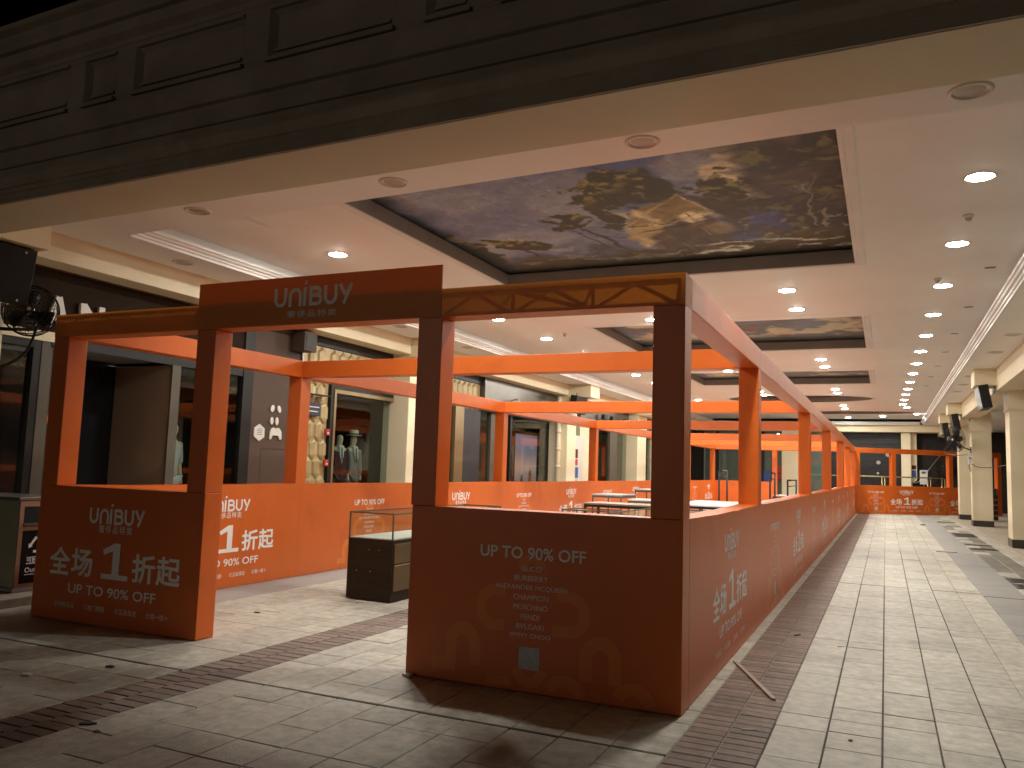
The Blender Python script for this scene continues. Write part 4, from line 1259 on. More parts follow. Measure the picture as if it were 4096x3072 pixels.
cable('black cable from the far barrier beam to the middle column box', [(2.1, 36.2, 2.56), (2.3, 33.6, 2.42), (2.63, 31.62, 2.40)], .016)
jb = thing('junction_box', 'grey electrical box with wires on the middle right column', 'junction box', (2.60, 31.62, 2.1))
MB().box(2.54, 2.648, 31.55, 31.72, 2.06, 2.40).build('box', 'whiteplastic', jb, bevel=.006)
MB().box(2.56, 2.64, 31.53, 31.549, 2.26, 2.29).build('label_strip', 'black', jb)
b = MB()
for k in range(3): b.tube([(2.56 + .03 * k, 31.60, 2.06), (2.57 + .03 * k, 31.6, 1.9 - .06 * k), (2.645, 31.62, 1.85 - .05 * k)], .008, 6)
b.build('wires', 'black', jb)
MB().tube([(2.63, 31.46, .22), (2.63, 31.46, 2.05)], .014, 8).build('conduit', 'cream', jb)

# ================================================================== LEFT SHOPS
XS = -9.55
fy = lambda y: y * 1.027
# ---- shop 1
s1 = thing('shop_front', 'dark shop front with large white sign letters behind the left booth corner', 'shop front', (XS, 7.5, 0), 'shop fronts along the left side')
def sp(t, name, m, x0, x1, y0, y1, z0, z1, bevel=0.0):
    return MB().box(x0, x1, y0, y1, z0, z1).build(name, m, t, bevel=bevel)
sp(s1, 'sign_wall', 'darkwall', XS - .5, XS, 2.0, 10.33, 3.0, 3.785)
sp(s1, 'fascia_band', 'cream', XS - .3, XS + .03, 2.0, 7.15, 2.875, 2.999)
def letter(t, kind, y0, y1, z0, z1):
    f = F2(); W, H = y1 - y0, z1 - z0; th = .24 * W
    if kind == 'A':
        f.add(*ribbon([(th / 2, 0), (W / 2, H)], th)); f.add(*ribbon([(W - th / 2, 0), (W / 2, H)], th)); f.add(*ribbon([(W * .22, H * .28), (W * .78, H * .28)], th * .6))
    else:
        f.add(*ribbon([(th / 2, 0), (th / 2, H)], th)); f.add(*ribbon([(W - th / 2, 0), (W - th / 2, H)], th)); f.add(*ribbon([(th / 2, H * .94), (W - th / 2, H * .06)], th * 1.1))
    b = MB(); n = len(f.v)
    b.add([(XS + .02 - 25 * l, y0 + x, z0 + z) for (x, z), l in zip(f.v, f.lv)] + [(XS + .06 + 25 * l, y0 + x, z0 + z) for (x, z), l in zip(f.v, f.lv)],
          f.f + [tuple(i + n for i in q[::-1]) for q in f.f] + [(a, c_, c_ + n, a + n) for q in f.f for a, c_ in zip(q, q[1:] + q[:1])])
    return b.build('sign_letter', 'signwhite', t)
letter(s1, 'A', 6.77, 7.09, 3.06, 3.455); letter(s1, 'N', 7.24, 7.60, 3.06, 3.44)
sp(s1, 'window_frame', 'greyframe', XS - .12, XS + .02, 6.78, 6.90, .09, 2.87, .006)
sp(s1, 'window_frame', 'black', XS - .12, XS + .01, 6.68, 6.775, .09, 2.87)
sp(s1, 'window_frame', 'black', XS - .12, XS + .01, 2.0, 6.675, 2.78, 2.87)
sp(s1, 'window_frame', 'greyframe', XS - .12, XS + .02, 2.0, 6.675, .09, .25)
sp(s1, 'window_pane', 'glass', XS - .06, XS - .05, 2.0, 6.67, .25, 2.78)
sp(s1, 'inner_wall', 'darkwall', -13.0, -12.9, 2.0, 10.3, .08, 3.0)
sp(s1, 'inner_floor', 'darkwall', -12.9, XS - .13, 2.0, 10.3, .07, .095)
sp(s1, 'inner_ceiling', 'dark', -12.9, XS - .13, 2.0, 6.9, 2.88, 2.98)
sp(s1, 'porch_ceiling', 'greytop', -12.9, XS - .02, 7.05, 8.95, 2.88, 2.98)
sp(s1, 'porch_lintel', 'black', XS - .02, XS + .02, 6.91, 10.3, 2.83, 2.99)
sp(s1, 'porch_wall', 'porch', -10.72, XS + .0, 8.86, 8.95, .09, 2.83)
sp(s1, 'porch_trim', 'greyframe', XS + .001, XS + .03, 8.84, 9.00, .09, 2.83)
sp(s1, 'door_leaf', 'blackgloss', -10.80, -10.74, 7.85, 9.9, .09, 2.86)
sp(s1, 'door_leaf', 'blackgloss', -10.80, -10.74, 6.95, 7.84, .09, 2.86)
sp(s1, 'door_rail', 'greyframe', -10.735, -10.72, 7.80, 7.88, .09, 2.86)
sp(s1, 'door_frame', 'greyframe', XS - .10, XS - .02, 6.91, 6.96, .09, 2.83)
sp(s1, 'glass_door', 'glass', XS - .40, XS - .39, 6.97, 7.55, .09, 2.83)
sp(s1, 'door_frame', 'black', XS - .43, XS - .37, 7.55, 7.62, .09, 2.83)
sp(s1, 'door_tag', 'orange', XS - .385, XS - .38, 7.22, 7.52, 1.88, 1.98)
sp(s1, 'door_notice', 'shirt_grey', XS - .389, XS - .386, 7.35, 7.53, 1.55, 2.2)
sp(s1, 'window_pane', 'glass', XS - .04, XS - .03, 9.01, 10.30, .25, 2.83)
sp(s1, 'window_frame', 'greyframe', XS - .06, XS - .0, 9.01, 10.30, .09, .25)
# ---- shop 2, brown wall with logo
s2 = thing('shop_front', 'plain brown shop wall with white logo pieces and hexagon plaque', 'shop front', (XS, 11.0, 0), 'shop fronts along the left side')
sp(s2, 'frame', 'black', XS - .1, XS + .03, 10.31, 10.54, .09, 3.785)
sp(s2, 'wall_panel', 'brown', XS - .15, XS, 10.545, 11.76, .09, 3.785)
sp(s2, 'panel_joint', 'black', XS + .0005, XS + .002, 10.85, 11.76, 1.665, 1.675)
sp(s2, 'panel_joint', 'black', XS + .0005, XS + .002, 10.845, 10.85, .1, 1.675)
sp(s2, 'edge_trim', 'steel', XS - .1, XS + .025, 11.765, 11.80, .09, 3.5)
b = MB(); b.lathe((XS + .001, 10.77, 1.935), [(.145, 0), (.145, .018), (.135, .022)], 6, ax=(1, 0, 0)); hx = b.build('plaque', 'signwhite', s2)
b = MB()
for k in range(4): b.box(XS + .024, XS + .0255, 10.70 + .01 * (k % 2), 10.84 - .012 * (k % 2), 1.90 + .03 * k, 1.908 + .03 * k)
b.build('plaque_text', 'greyframe', hx)
def blob(t, pts, name='logo_piece'):
    n = len(pts)
    vs = [(XS + .001, y, z) for y, z in pts] + [(XS + .025, y, z) for y, z in pts]
    return MB().add(vs, [tuple(range(n)), tuple(range(n, 2 * n))[::-1]] + [(i, (i + 1) % n, n + (i + 1) % n, n + i) for i in range(n)]).build(name, 'signwhite', t, bevel=.006)
def el(cy, cz, ry, rz, tilt=0):
    return [(cy + ry * math.cos(a) * math.cos(tilt) - rz * math.sin(a) * math.sin(tilt), cz + ry * math.cos(a) * math.sin(tilt) + rz * math.sin(a) * math.cos(tilt)) for a in [2 * PI * k / 16 for k in range(16)]]
blob(s2, el(11.06, 2.36, .045, .065, -.4)); blob(s2, el(11.23, 2.36, .045, .065, .4)); blob(s2, el(11.06, 2.15, .04, .065)); blob(s2, el(11.19, 2.15, .04, .07))
blob(s2, [(11.02, 1.84), (11.06, 1.83), (11.10, 1.90), (11.24, 1.90), (11.28, 1.83), (11.33, 1.85), (11.32, 1.97), (11.27, 2.03), (11.20, 2.04), (11.17, 2.01), (11.13, 2.04), (11.06, 2.02), (11.03, 1.96)])
cm = thing('camera_box', 'dark box fixed high on the brown shop wall', 'loudspeaker', (XS + .15, 11.65, 3.5))
MB().box(XS + .03, XS + .30, 11.45, 11.80, 3.42, 3.76).build('cabinet', 'brown', cm, bevel=.008)
MB().box(XS + .301, XS + .306, 11.49, 11.76, 3.46, 3.72).build('grille', 'black', cm)
MB().box(XS + .001, XS + .03, 11.55, 11.7, 3.5, 3.7).build('bracket', 'black', cm)
# ---- shop 3, gold tiles and mannequin window
s3 = thing('shop_front', 'gold hexagon tiled shop front with bronze framed mannequin window', 'shop front', (XS, 13.2, 0), 'shop fronts along the left side')
sp(s3, 'back_wall', 'hex', XS - .2, XS - .02, 11.81, 12.62, .09, 3.62)
sp(s3, 'back_wall', 'hex', XS - .2, XS - .02, 12.62, 15.0, 2.95, 3.62)
sp(s3, 'fascia', 'black', XS - .2, XS + .02, 11.81, 15.0, 3.625, 3.79)
_hx = {}
def hex_tile(t, cy, cz, wv, hv, m='hex', clipy=None):
    k = (wv, hv)
    if k not in _hx:
        pts = [(-wv / 2, -hv * .28), (0, -hv / 2), (wv / 2, -hv * .28), (wv / 2, hv * .28), (0, hv / 2), (-wv / 2, hv * .28)]
        vs = [(0, y, z) for y, z in pts] + [(.035, y * .82, z * .86) for y, z in pts] + [(.055, 0, hv * .30), (.055, 0, -hv * .24)]
        fs = [(i, (i + 1) % 6, 6 + (i + 1) % 6, 6 + i) for i in range(6)]
        fs += [(6, 7, 13), (7, 8, 13), (8, 9, 12, 13), (9, 10, 12), (10, 11, 12), (11, 6, 13, 12)]
        me = bpy.data.meshes.new('hex_tile'); me.from_pydata(vs, [], fs); me.materials.append(M[m])
        bm = bmesh.new(); bm.from_mesh(me); bmesh.ops.recalc_face_normals(bm, faces=bm.faces); bm.to_mesh(me); bm.free()
        _hx[k] = me
    o = bpy.data.objects.new('hex_tile', _hx[k]); C.objects.link(o); o.parent = t
    og = ORG[t.name]
    o.location = (XS - .02 - og[0], cy - og[1], cz - og[2])
for r_ in range(10):
    for k in range(3):
        cy = 11.96 + .27 * k + (.135 if r_ % 2 else 0)
        if cy < 12.56: hex_tile(s3, cy, .35 + .34 * r_, .24, .42)
for k in range(9): hex_tile(s3, 12.75 + .27 * k, 3.40, .24, .42)
for k in range(8): hex_tile(s3, 12.885 + .27 * k, 3.08, .24, .42)
sp(s3, 'window_frame', 'black', XS - .2, XS + .05, 12.63, 12.72, .09, 2.945)
sp(s3, 'window_frame', 'goldframe', XS - .15, XS + .06, 12.725, 12.79, .09, 2.86)
sp(s3, 'window_frame', 'goldframe', XS - .15, XS + .06, 12.79, 15.0, 2.79, 2.86)
sp(s3, 'window_frame', 'black', XS - .2, XS + .05, 12.725, 15.0, 2.865, 2.945)
sp(s3, 'window_sill', 'goldframe', XS - .15, XS + .05, 12.79, 15.0, .09, .40)
sp(s3, 'window_pane', 'glass', XS - .05, XS - .04, 12.79, 15.0, .40, 2.79)
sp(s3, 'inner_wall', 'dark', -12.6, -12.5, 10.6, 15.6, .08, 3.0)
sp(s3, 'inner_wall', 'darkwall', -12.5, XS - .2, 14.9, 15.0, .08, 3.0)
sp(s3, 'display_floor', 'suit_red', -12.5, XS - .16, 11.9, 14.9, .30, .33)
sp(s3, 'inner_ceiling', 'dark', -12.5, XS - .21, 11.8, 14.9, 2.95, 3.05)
for k in range(3): MB().lathe((-10.4 - .7 * k, 13.6, 2.9), [(.05, 0), (.06, -.10), (.04, -.14)], 12).build('spot_lamp', 'black', s3, smooth=True)
sp(s3, 'counter', 'darkwall', -12.0, -11.4, 12.6, 14.4, .41, 1.35)
nv = thing('name_plate', 'navy wall plate with pale lines on the gold tiles', 'sign', (XS + .1, 12.0, 2.43))
MB().box(XS + .055, XS + .085, 11.84, 12.29, 2.31, 2.55).build('plate', 'navy', nv, bevel=.004)
MB().box(XS + .0855, XS + .088, 11.90, 12.24, 2.46, 2.478).build('text_line', 'whiteplastic', nv)
MB().box(XS + .0855, XS + .088, 11.94, 12.20, 2.38, 2.398).build('text_line', 'whiteplastic', nv)
MB().box(XS + .055, XS + .20, 11.85, 12.42, 2.685, 2.70).build('shelf', 'black', nv)
ab = None
for z, lab in ((2.03, 'upper red alarm box beside the mannequin window'), (1.46, 'lower red alarm box beside the mannequin window')):
    ab = thing('alarm_box', lab, 'alarm box', (XS + .06, 12.52, z), 'red alarm boxes')
    MB().box(XS + .05, XS + .10, 12.47, 12.58, z - .06, z + .06).build('case', 'red', ab, bevel=.005)
    MB().box(XS + .1005, XS + .103, 12.50, 12.56, z - .03, z + .0).build('label_plate', 'whiteplastic', ab)

# ---- mannequins
def skin_body(name, joints, edges, radii, m, parent, org, sub=2):
    me = bpy.data.meshes.new(name)
    me.from_pydata([Vector(j) for j in joints], edges, [])
    o = bpy.data.objects.new(name, me); C.objects.link(o)
    sk = o.modifiers.new('skin', 'SKIN')
    sk.use_smooth_shade = True
    for i, r in enumerate(radii):
        me.skin_vertices[0].data[i].radius = r if isinstance(r, tuple) else (r, r)
    me.skin_vertices[0].data[0].use_root = True
    sb = o.modifiers.new('sub', 'SUBSURF'); sb.levels = sub; sb.render_levels = sub
    dg = bpy.context.evaluated_depsgraph_get()
    ev = o.evaluated_get(dg)
    nm = bpy.data.meshes.new_from_object(ev)
    nm.name = name
    nm.materials.clear(); nm.materials.append(M[m])
    nm.polygons.foreach_set('use_smooth', [True] * len(nm.polygons))
    bpy.data.objects.remove(o); 
    r = bpy.data.objects.new(name, nm); C.objects.link(r); r.parent = parent
    return r
def mannequin(label, loc, rz, top='suit_dark', vest=None, trousers='suit_dark', hat=False, tie='suit_dark', short=False, scale=1.0):
    t = thing('mannequin', label, 'mannequin', loc, 'shop window mannequins')
    t.rotation_euler = (0, 0, rz); t.scale = (scale,) * 3
    # faces +y locally
    J = [(0, 0, .98), (0, .01, 1.18), (0, .0, 1.42), (0, .01, 1.52), (0, .035, 1.63), (0, .04, 1.74),
         (.17, 0, 1.42), (.21, .01, 1.14), (.22, .05, .90), (.22, .065, .80), (-.17, 0, 1.42), (-.21, .01, 1.14), (-.22, .05, .90), (-.22, .065, .80),
         (.10, 0, .92), (.105, .01, .50), (.11, -.01, .09), (.115, .11, .035), (-.10, 0, .92), (-.105, .01, .50), (-.11, -.01, .09), (-.115, .11, .035)]
    E_ = [(0, 1), (1, 2), (2, 3), (3, 4), (4, 5), (2, 6), (6, 7), (7, 8), (8, 9), (2, 10), (10, 11), (11, 12), (12, 13), (0, 14), (14, 15), (15, 16), (16, 17), (0, 18), (18, 19), (19, 20), (20, 21)]
    R_ = [(.12, .09), (.115, .085), (.13, .09), .05, (.072, .088), (.062, .075), .055, .042, .03, (.022, .035), .055, .042, .03, (.022, .035), .085, .062, .045, .035, .085, .062, .045, .035]
    skin_body('body', J, E_, R_, 'skin', t, loc)
    Jt = [(0, 0, .86), (0, .01, 1.02), (0, .012, 1.20), (0, .0, 1.43), (.185, 0, 1.42), (.215, .01, 1.14), (.222, .045, .93), (-.185, 0, 1.42), (-.215, .01, 1.14), (-.222, .045, .93)]
    Et = [(0, 1), (1, 2), (2, 3), (3, 4), (4, 5), (5, 6), (3, 7), (7, 8), (8, 9)]
    if short:
        Jt[6] = (.217, .01, 1.12); Jt[9] = (-.217, .01, 1.12)
    skin_body('jacket' if not short else 'shirt', Jt, Et, [(.155, .115), (.145, .11), (.14, .11), (.155, .115), .075, .062, .052, .075, .062, .052], top, t, loc)
    Jp = [(0, 0, .93), (.10, 0, .86), (.105, .01, .50), (.11, -.005, .10 if not short else .48), (-.10, 0, .86), (-.105, .01, .50), (-.11, -.005, .10 if not short else .48)]
    skin_body('trousers', Jp, [(0, 1), (1, 2), (2, 3), (0, 4), (4, 5), (5, 6)], [(.14, .11), .098, .08, .07, .098, .08, .07], trousers, t, loc)
    def lp(name, mb, m):
        o = mb.build(name, m, t, org=(0, 0, 0), smooth=True); return o
    if not short:
        b = MB(); b.add([(-.06, .118, 1.50), (.06, .118, 1.50), (.045, .135, 1.30), (0, .14, 1.14), (-.045, .135, 1.30)], [(0, 1, 2, 3, 4)])
        b.add([(-.06, .118, 1.50), (.06, .118, 1.50), (.07, .03, 1.53), (-.07, .03, 1.53)], [(0, 1, 2, 3)])
        lp('shirt_front', b, 'shirt')
        b = MB(); b.add([(-.016, .130, 1.47), (.016, .130, 1.47), (.026, .146, 1.20), (0, .148, 1.16), (-.026, .146, 1.20)], [(0, 1, 2, 3, 4)])
        lp('tie', b, tie)
    if vest:
        b = MB()
        for s_ in (1, -1):
            b.add([(s_ * .05, .142, 1.30), (s_ * .13, .115, 1.38), (s_ * .15, .10, 1.0), (s_ * .10, .125, .86), (0, .145, .90), (0, .15, 1.12)], [(0, 1, 2, 3, 4, 5)])
        lp('waistcoat', b, vest)
    if hat:
        b = MB().lathe((0, .035, 1.735), [(.185, .005), (.18, .012), (.105, .02), (.10, .09), (.085, .125), (.0, .115)], 24, sx=.9, sy=1.05)
        ho = lp('hat', b, 'hat')
        lp('hat_band', MB().lathe((0, .035, 1.757), [(.108, 0), (.107, .03)], 24, sx=.9, sy=1.05), 'suit_dark').parent = t
    b = MB()
    b.lathe((0, 0, 0), [(.16, 0.0), (.16, .012), (0, .014)], 20)
    lp('base_plate', b, 'steel')
    return t
mannequin('bald mannequin in dark jacket and maroon waistcoat in the bronze framed window', (-10.0, 13.62, .33), math.radians(-110), 'suit_dark', 'suit_red', 'suit_dark', False, 'suit_grey', scale=.98)
mannequin('mannequin in grey suit and pale brimmed hat in the bronze framed window', (-10.0, 14.08, .33), math.radians(-100), 'suit_grey', None, 'suit_grey', True, 'suit_dark', scale=.98)
mannequin('mannequin in grey shirt and white shorts at the far left window', (-10.1, 6.20, .30), math.radians(-70), 'suit_grey', None, 'shirt', False, short=True)
mannequin('mannequin in pale grey shirt behind the glass beside the porch wall', (-10.0, 9.35, .26), math.radians(-80), 'shirt_grey', None, 'shirt', False, short=True)

# ---- shop 4 (past the first left column)
s4 = thing('shop_front', 'shop front with polished metal fascia and tall glass between two left columns', 'shop front', (XS, 19.5, 0), 'shop fronts along the left side')
sp(s4, 'window_frame', 'goldframe', XS - .15, XS + .03, 17.62, 18.06, .09, 2.95)
sp(s4, 'window_pane', 'glass', XS - .05, XS - .04, 15.2, 17.6, .3, 2.95)
sp(s4, 'plinth', 'greyframe', XS - .15, XS, 15.2, 17.6, .09, .3)
sp(s4, 'fascia', 'black', XS - .2, XS + .02, 15.2, 18.98, 3.60, 3.79)
sp(s4, 'back_wall', 'hex', XS - .2, XS - .02, 15.2, 18.98, 2.96, 3.595)
for k in range(13): hex_tile(s4, 15.4 + .27 * k, 3.38, .24, .42)
for k in range(13): hex_tile(s4, 15.53 + .27 * k, 3.07, .24, .42)
sp(s4, 'side_panel', 'greypanel', XS - .15, XS + .02, 18.065, 18.98, .09, 2.95)
sp(s4, 'metal_fascia', 'darksteel', XS - .2, XS + .12, 19.0, 24.0, 2.92, 3.79, .01)
sp(s4, 'window_pane', 'glass', XS - .05, XS - .04, 19.0, 23.9, .3, 2.90)
sp(s4, 'plinth', 'steel', XS - .15, XS + .02, 19.0, 24.0, .09, .3)
sp(s4, 'mullion', 'greyframe', XS - .1, XS + .02, 19.62, 20.05, .3, 2.9)
sp(s4, 'mullion', 'black', XS - .1, XS + .01, 20.9, 21.0, .3, 2.9)
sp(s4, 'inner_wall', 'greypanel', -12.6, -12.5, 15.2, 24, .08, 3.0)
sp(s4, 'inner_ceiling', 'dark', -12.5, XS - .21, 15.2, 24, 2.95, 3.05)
sp(s4, 'pillar', 'greyframe', -11.2, -10.7, 21.2, 21.9, .09, 2.9)
for k, y in enumerate((20.6, 22.3)):
    b = MB(); b.tube([(XS + .12, y, 3.30), (XS + .30, y, 3.36), (XS + .42, y, 3.26)], .015, 8)
    b.lathe((XS + .42, y, 3.26), [(.03, .02), (.10, -.05), (.11, -.07)], 14); b.build('sign_lamp', 'steel', s4, smooth=True)
def grid_print(name, parent, x, y0, y1, z0, z1, fn, nu=30, nv=40):
    U, V = np.meshgrid(np.linspace(0, 1, nu), np.linspace(0, 1, nv))
    og = np.array(ORG[parent.name])
    co = np.stack([np.zeros_like(U) + x, y0 + U * (y1 - y0), z0 + V * (z1 - z0)], -1).reshape(-1, 3) - og
    idx = np.arange(nu * nv).reshape(nv, nu)
    fs = np.stack([idx[:-1, :-1], idx[:-1, 1:], idx[1:, 1:], idx[1:, :-1]], -1).reshape(-1, 4)
    me = bpy.data.meshes.new(name); me.from_pydata(co.tolist(), [], fs.tolist())
    a = me.attributes.new('paint', 'FLOAT_COLOR', 'POINT')
    c_ = np.concatenate([np.clip(fn(U, V), 0, 1), np.ones(U.shape + (1,))], -1).reshape(-1)
    a.data.foreach_set('color', c_.astype(np.float32))
    me.materials.append(M['print_col']); me.update()
    o = bpy.data.objects.new(name, me); C.objects.link(o); o.parent = parent
    return o
def dusk(U, V):
    c_ = np.zeros(U.shape + (3,)) + np.array((.30, .34, .55))
    c_ = mixc(c_, (.80, .48, .50), sst(.30, .55, V) * (1 - sst(.55, .85, V)))
    c_ = mixc(c_, (.36, .30, .55), sst(.6, .9, V))
    c_ = mixc(c_, (.45, .52, .75), 1 - sst(.1, .35, V))
    d = ((U - .70) / .10) ** 2 + ((V - .25) / .28) ** 2
    c_ = mixc(c_, (.30, .14, .05), 1 - sst(.7, 1.1, d))
    d = ((U - .32) / .08) ** 2 + ((V - .22) / .24) ** 2
    return mixc(c_, (.04, .05, .05), 1 - sst(.7, 1.1, d))
bd = thing('window_poster', 'tall blue and pink dusk poster behind the glass past the metal fascia', 'poster', (-9.9, 23.0, .3))
MB().box(-9.95, -9.905, 22.05, 23.75, .3, 2.5).build('board', 'greyframe', bd)
grid_print('picture', bd, -9.903, 22.08, 23.72, .33, 2.47, dusk)
dp = thing('downpipe', 'white jointed downpipe on the left column', 'pipe', (-9.0, 23.75, 0))
MB().tube([(-9.38, 24.2, .09), (-9.38, 24.2, 4.1)], .075, 14).build('pipe', 'cream', dp, smooth=True)
for z in (.5, 1.5, 2.05, 2.6, 3.3): MB().tube([(-9.38, 24.2, z), (-9.38, 24.2, z + .10)], .088, 14).build('collar', 'cream', dp, smooth=True)
nb = thing('notice_board', 'tall white notice board with red and blue prints by the left column', 'notice board', (XS + .2, 26.0, 0))
MB().box(XS + .12, XS + .20, 25.35, 26.55, .09, 2.6).build('board', 'signwhite', nb, bevel=.005)
for z0, z1, y0, y1, m in ((1.85, 2.15, 25.6, 25.95, 'suit_red'), (1.62, 1.82, 25.6, 25.95, 'red'), (1.2, 1.55, 25.55, 26.0, 'blue'), (.95, 1.15, 25.55, 25.95, 'shirt_grey')):
    MB().box(XS + .2005, XS + .204, y0, y1, z0, z1).build('print', m, nb)
# ---- shop 5
s5 = thing('shop_front', 'black glazed shop front beyond the notice board', 'shop front', (XS, 30.0, 0), 'shop fronts along the left side')
sp(s5, 'fascia', 'darksteel', XS - .2, XS + .05, 26.6, 32.4, 3.05, 3.79)
sp(s5, 'window_pane', 'glass', XS - .05, XS - .04, 27.9, 32.4, .3, 3.04)
sp(s5, 'pier', 'cream', XS - .2, XS + .03, 26.6, 27.85, .09, 3.04)
sp(s5, 'mullion', 'greyframe', XS - .1, XS + .03, 30.0, 30.9, .3, 3.04)
sp(s5, 'inner_wall', 'dark', -12.6, -12.5, 26.6, 33, .08, 3.2)
sp(s5, 'inner_ceiling', 'dark', -12.5, XS - .21, 26.6, 33, 3.05, 3.15)
for y in (28.6, 29.6, 31.2): MB().lathe((XS + .2, y, 3.4), [(.05, .1), (.08, -.05), (.09, -.08)], 12).build('sign_lamp', 'black', s5, smooth=True)
s6 = thing('shop_front', 'glazed shop front at the far end of the left side', 'shop front', (XS, 37.0, 0), 'shop fronts along the left side')
sp(s6, 'fascia', 'greyframe', XS - .2, XS + .05, 33.7, 45, 2.95, 3.79)
sp(s6, 'window_pane', 'glass', XS - .05, XS - .04, 33.8, 40.1, .3, 2.94)
sp(s6, 'pier', 'cream', XS - .2, XS + .03, 36.2, 37.4, .09, 2.94)
sp(s6, 'inner_wall', 'greypanel', -12.6, -12.5, 33.6, 45, .08, 3.2)
wp = thing('window_poster', 'window poster with dark and blue figures in the far left shop', 'poster', (XS - .2, 35, .3))
MB().box(XS - .25, XS - .21, 34.0, 36.1, .3, 2.5).build('board', 'greypanel', wp)
MB().box(XS - .2095, XS - .205, 34.1, 34.9, .4, 2.3).build('picture', 'shirt_grey', wp)
MB().box(XS - .2095, XS - .205, 35.5, 36.0, .4, 1.8).build('picture', 'blue', wp)

# ---- recycling bin
bn = thing('recycling_bin', 'steel recycling bin with dark arrow panel left of the booth', 'bin', (-8.2, 5.85, .09))
bx0, bx1, by0, by1 = -8.95, -7.97, 5.58, 6.05
MB().box(bx0, bx1, by0, by1, .13, 1.0).build('body', 'bin', bn, bevel=.006)
MB().box(bx0 - .02, bx1 + .03, by0 - .02, by1 + .02, 1.001, 1.035).build('lid', 'steel', bn, bevel=.006)
MB().box(bx0 - .02, bx1 + .03, by0 - .02, by1 + .02, .09, .129).build('plinth', 'steel', bn, bevel=.006)
# the side facing the hall holds slot and panel
xw = bx1 + .001
b = MB(); b.box(xw, xw + .02, by0, by0 + .045, .13, .998); b.box(xw, xw + .02, by1 - .045, by1, .13, .998)
b.box(xw, xw + .02, by0 + .046, by1 - .046, .94, .998); b.box(xw, xw + .02, by0 + .046, by1 - .046, .70, .745); b.box(xw, xw + .02, by0 + .046, by1 - .046, .13, .165)
b.build('trim', 'binwood', bn)
MB().box(xw + .0005, xw + .012, by0 + .05, by1 - .05, .75, .935).build('slot', 'black', bn)
MB().box(xw + .012, xw + .03, by0 + .05, by1 - .05, .748, .772).build('ash_tray', 'steel', bn)
pn = MB().box(xw + .0005, xw + .014, by0 + .05, by1 - .05, .17, .695).build('dark_panel', 'blackgloss', bn)
f = F2()
for k in range(3):
    a = 2 * PI * k / 3 + PI / 2
    p0 = (.085 * math.cos(a + .35), .085 * math.sin(a + .35)); p1 = (.085 * math.cos(a + 2 * PI / 3 - .55), .085 * math.sin(a + 2 * PI / 3 - .55))
    f.add(*ribbon([p0, p1], .026))
    d = Vector((p1[0] - p0[0], p1[1] - p0[1])).normalized(); nn = Vector((-d.y, d.x))
    p = Vector(p1); f.add([tuple(p + nn * .028), tuple(p - nn * .028), tuple(p + d * .04)], [(0, 1, 2)])
f.v = [(x, y + .55) for x, y in f.v]
f.text('可回收物', 0, .405, .01, w=.24); f.text('Outdoor', 0, .30, .012, w=.26)
f.add(*ribbon([(-.12, .365), (.12, .365)], .008)); f.add(*ribbon([(-.13, .255), (.05, .255)], .008))
put_print([f.mesh('lettering', 'print_thin')], pn, (xw + .014, (by0 + by1) / 2, 0), RIGHT)

# ================================================================== FAR END AND RIGHT SIDE
YE = 45.6
ew = struct(MB().box(-14, 9, YE + .3, YE + .6, 0, 5).build('end_wall', 'dark'))
MB().box(-9.1, 2.6, 44.55, YE + .29, 3.80, ZS - .002).build('end_beam', 'cream', ew, bevel=.006)
sh = thing('roller_shutter', 'black ribbed roller shutter closing the end of the hall', 'shutter', (-.6, YE, 0))
b = MB()
z = .5
MB().box(-2.7, .70, YE + .05, YE + .1, .3, 3.79).build('curtain', 'shutter', sh)
for k in range(11):
    MB().box(-2.7, .70, YE + .005, YE + .049, .62 + .29 * k, .645 + .29 * k).build('slat_rib', 'greypanel', sh)
for x, z, s_ in ((-.32, 2.30, .10), (-.35, 1.76, .06), (.42, 1.76, .07), (.15, 2.72, .14)):
    MB().lathe((x, YE + .003, z), [(s_, 0), (s_ * .9, .004), (0, .005)], 12, ax=(0, -1, 0)).build('sticker', 'lens_off', sh)
ec = thing('column', 'cream end wall pillar between the shutter and the dark stairs', 'column', (.95, YE, 0), 'cream columns along the hall')
MB().box(.72, 1.14, YE - .75, YE + .2, .0, 3.79).build('shaft', 'cream', ec, bevel=.01)
MB().box(1.141, 1.42, YE - .35, YE + .2, .0, 3.79).build('pilaster', 'cream', ec, bevel=.01)
MB().box(.70, 1.16, YE - .77, YE - .751, 2.66, 2.72).build('band', 'cream', ec)
for z0, z1, m in ((2.0, 2.2, 'suit_red'), (1.62, 1.95, 'blue')):
    MB().box(1.18, 1.38, YE - .356, YE - .3505, z0, z1).build('notice', m, ec)
ec2 = thing('column', 'cream end wall pillar seen through the open rear of the booth', 'column', (-4.4, 43.6, 0), 'cream columns along the hall')
MB().box(-4.75, -3.95, 43.4, 44.0, 0, ZS - .003).build('shaft', 'cream', ec2, bevel=.01)
MB().box(-4.77, -3.93, 43.38, 44.02, 0, .2).build('base', 'skirting', ec2, bevel=.006)
st = thing('escalator', 'dark escalator flight rising behind the far barrier', 'stairs', (2.2, YE, 0))
b = MB()
for k in range(16):
    b.box(1.5 + .12 * k, 1.5 + .12 * (k + 1) + .3, YE - .3, YE + .25, .2 + .2 * k, .2 + .2 * (k + 1))
b.build('steps', 'black', st)
for dy in (-.38, .22):
    MB().tube([(1.2, YE + dy, 1.3), (1.5, YE + dy, 1.4), (3.4, YE + dy, 4.0)], .035, 8).build('handrail', 'steel', st, smooth=True)
MB().add([(1.2, YE - .36, .1), (3.6, YE - .36, 3.0), (3.6, YE - .36, 4.0), (1.2, YE - .36, 1.25)], [(0, 1, 2, 3)]).build('side_panel', 'blackgloss', st, solid=.02)
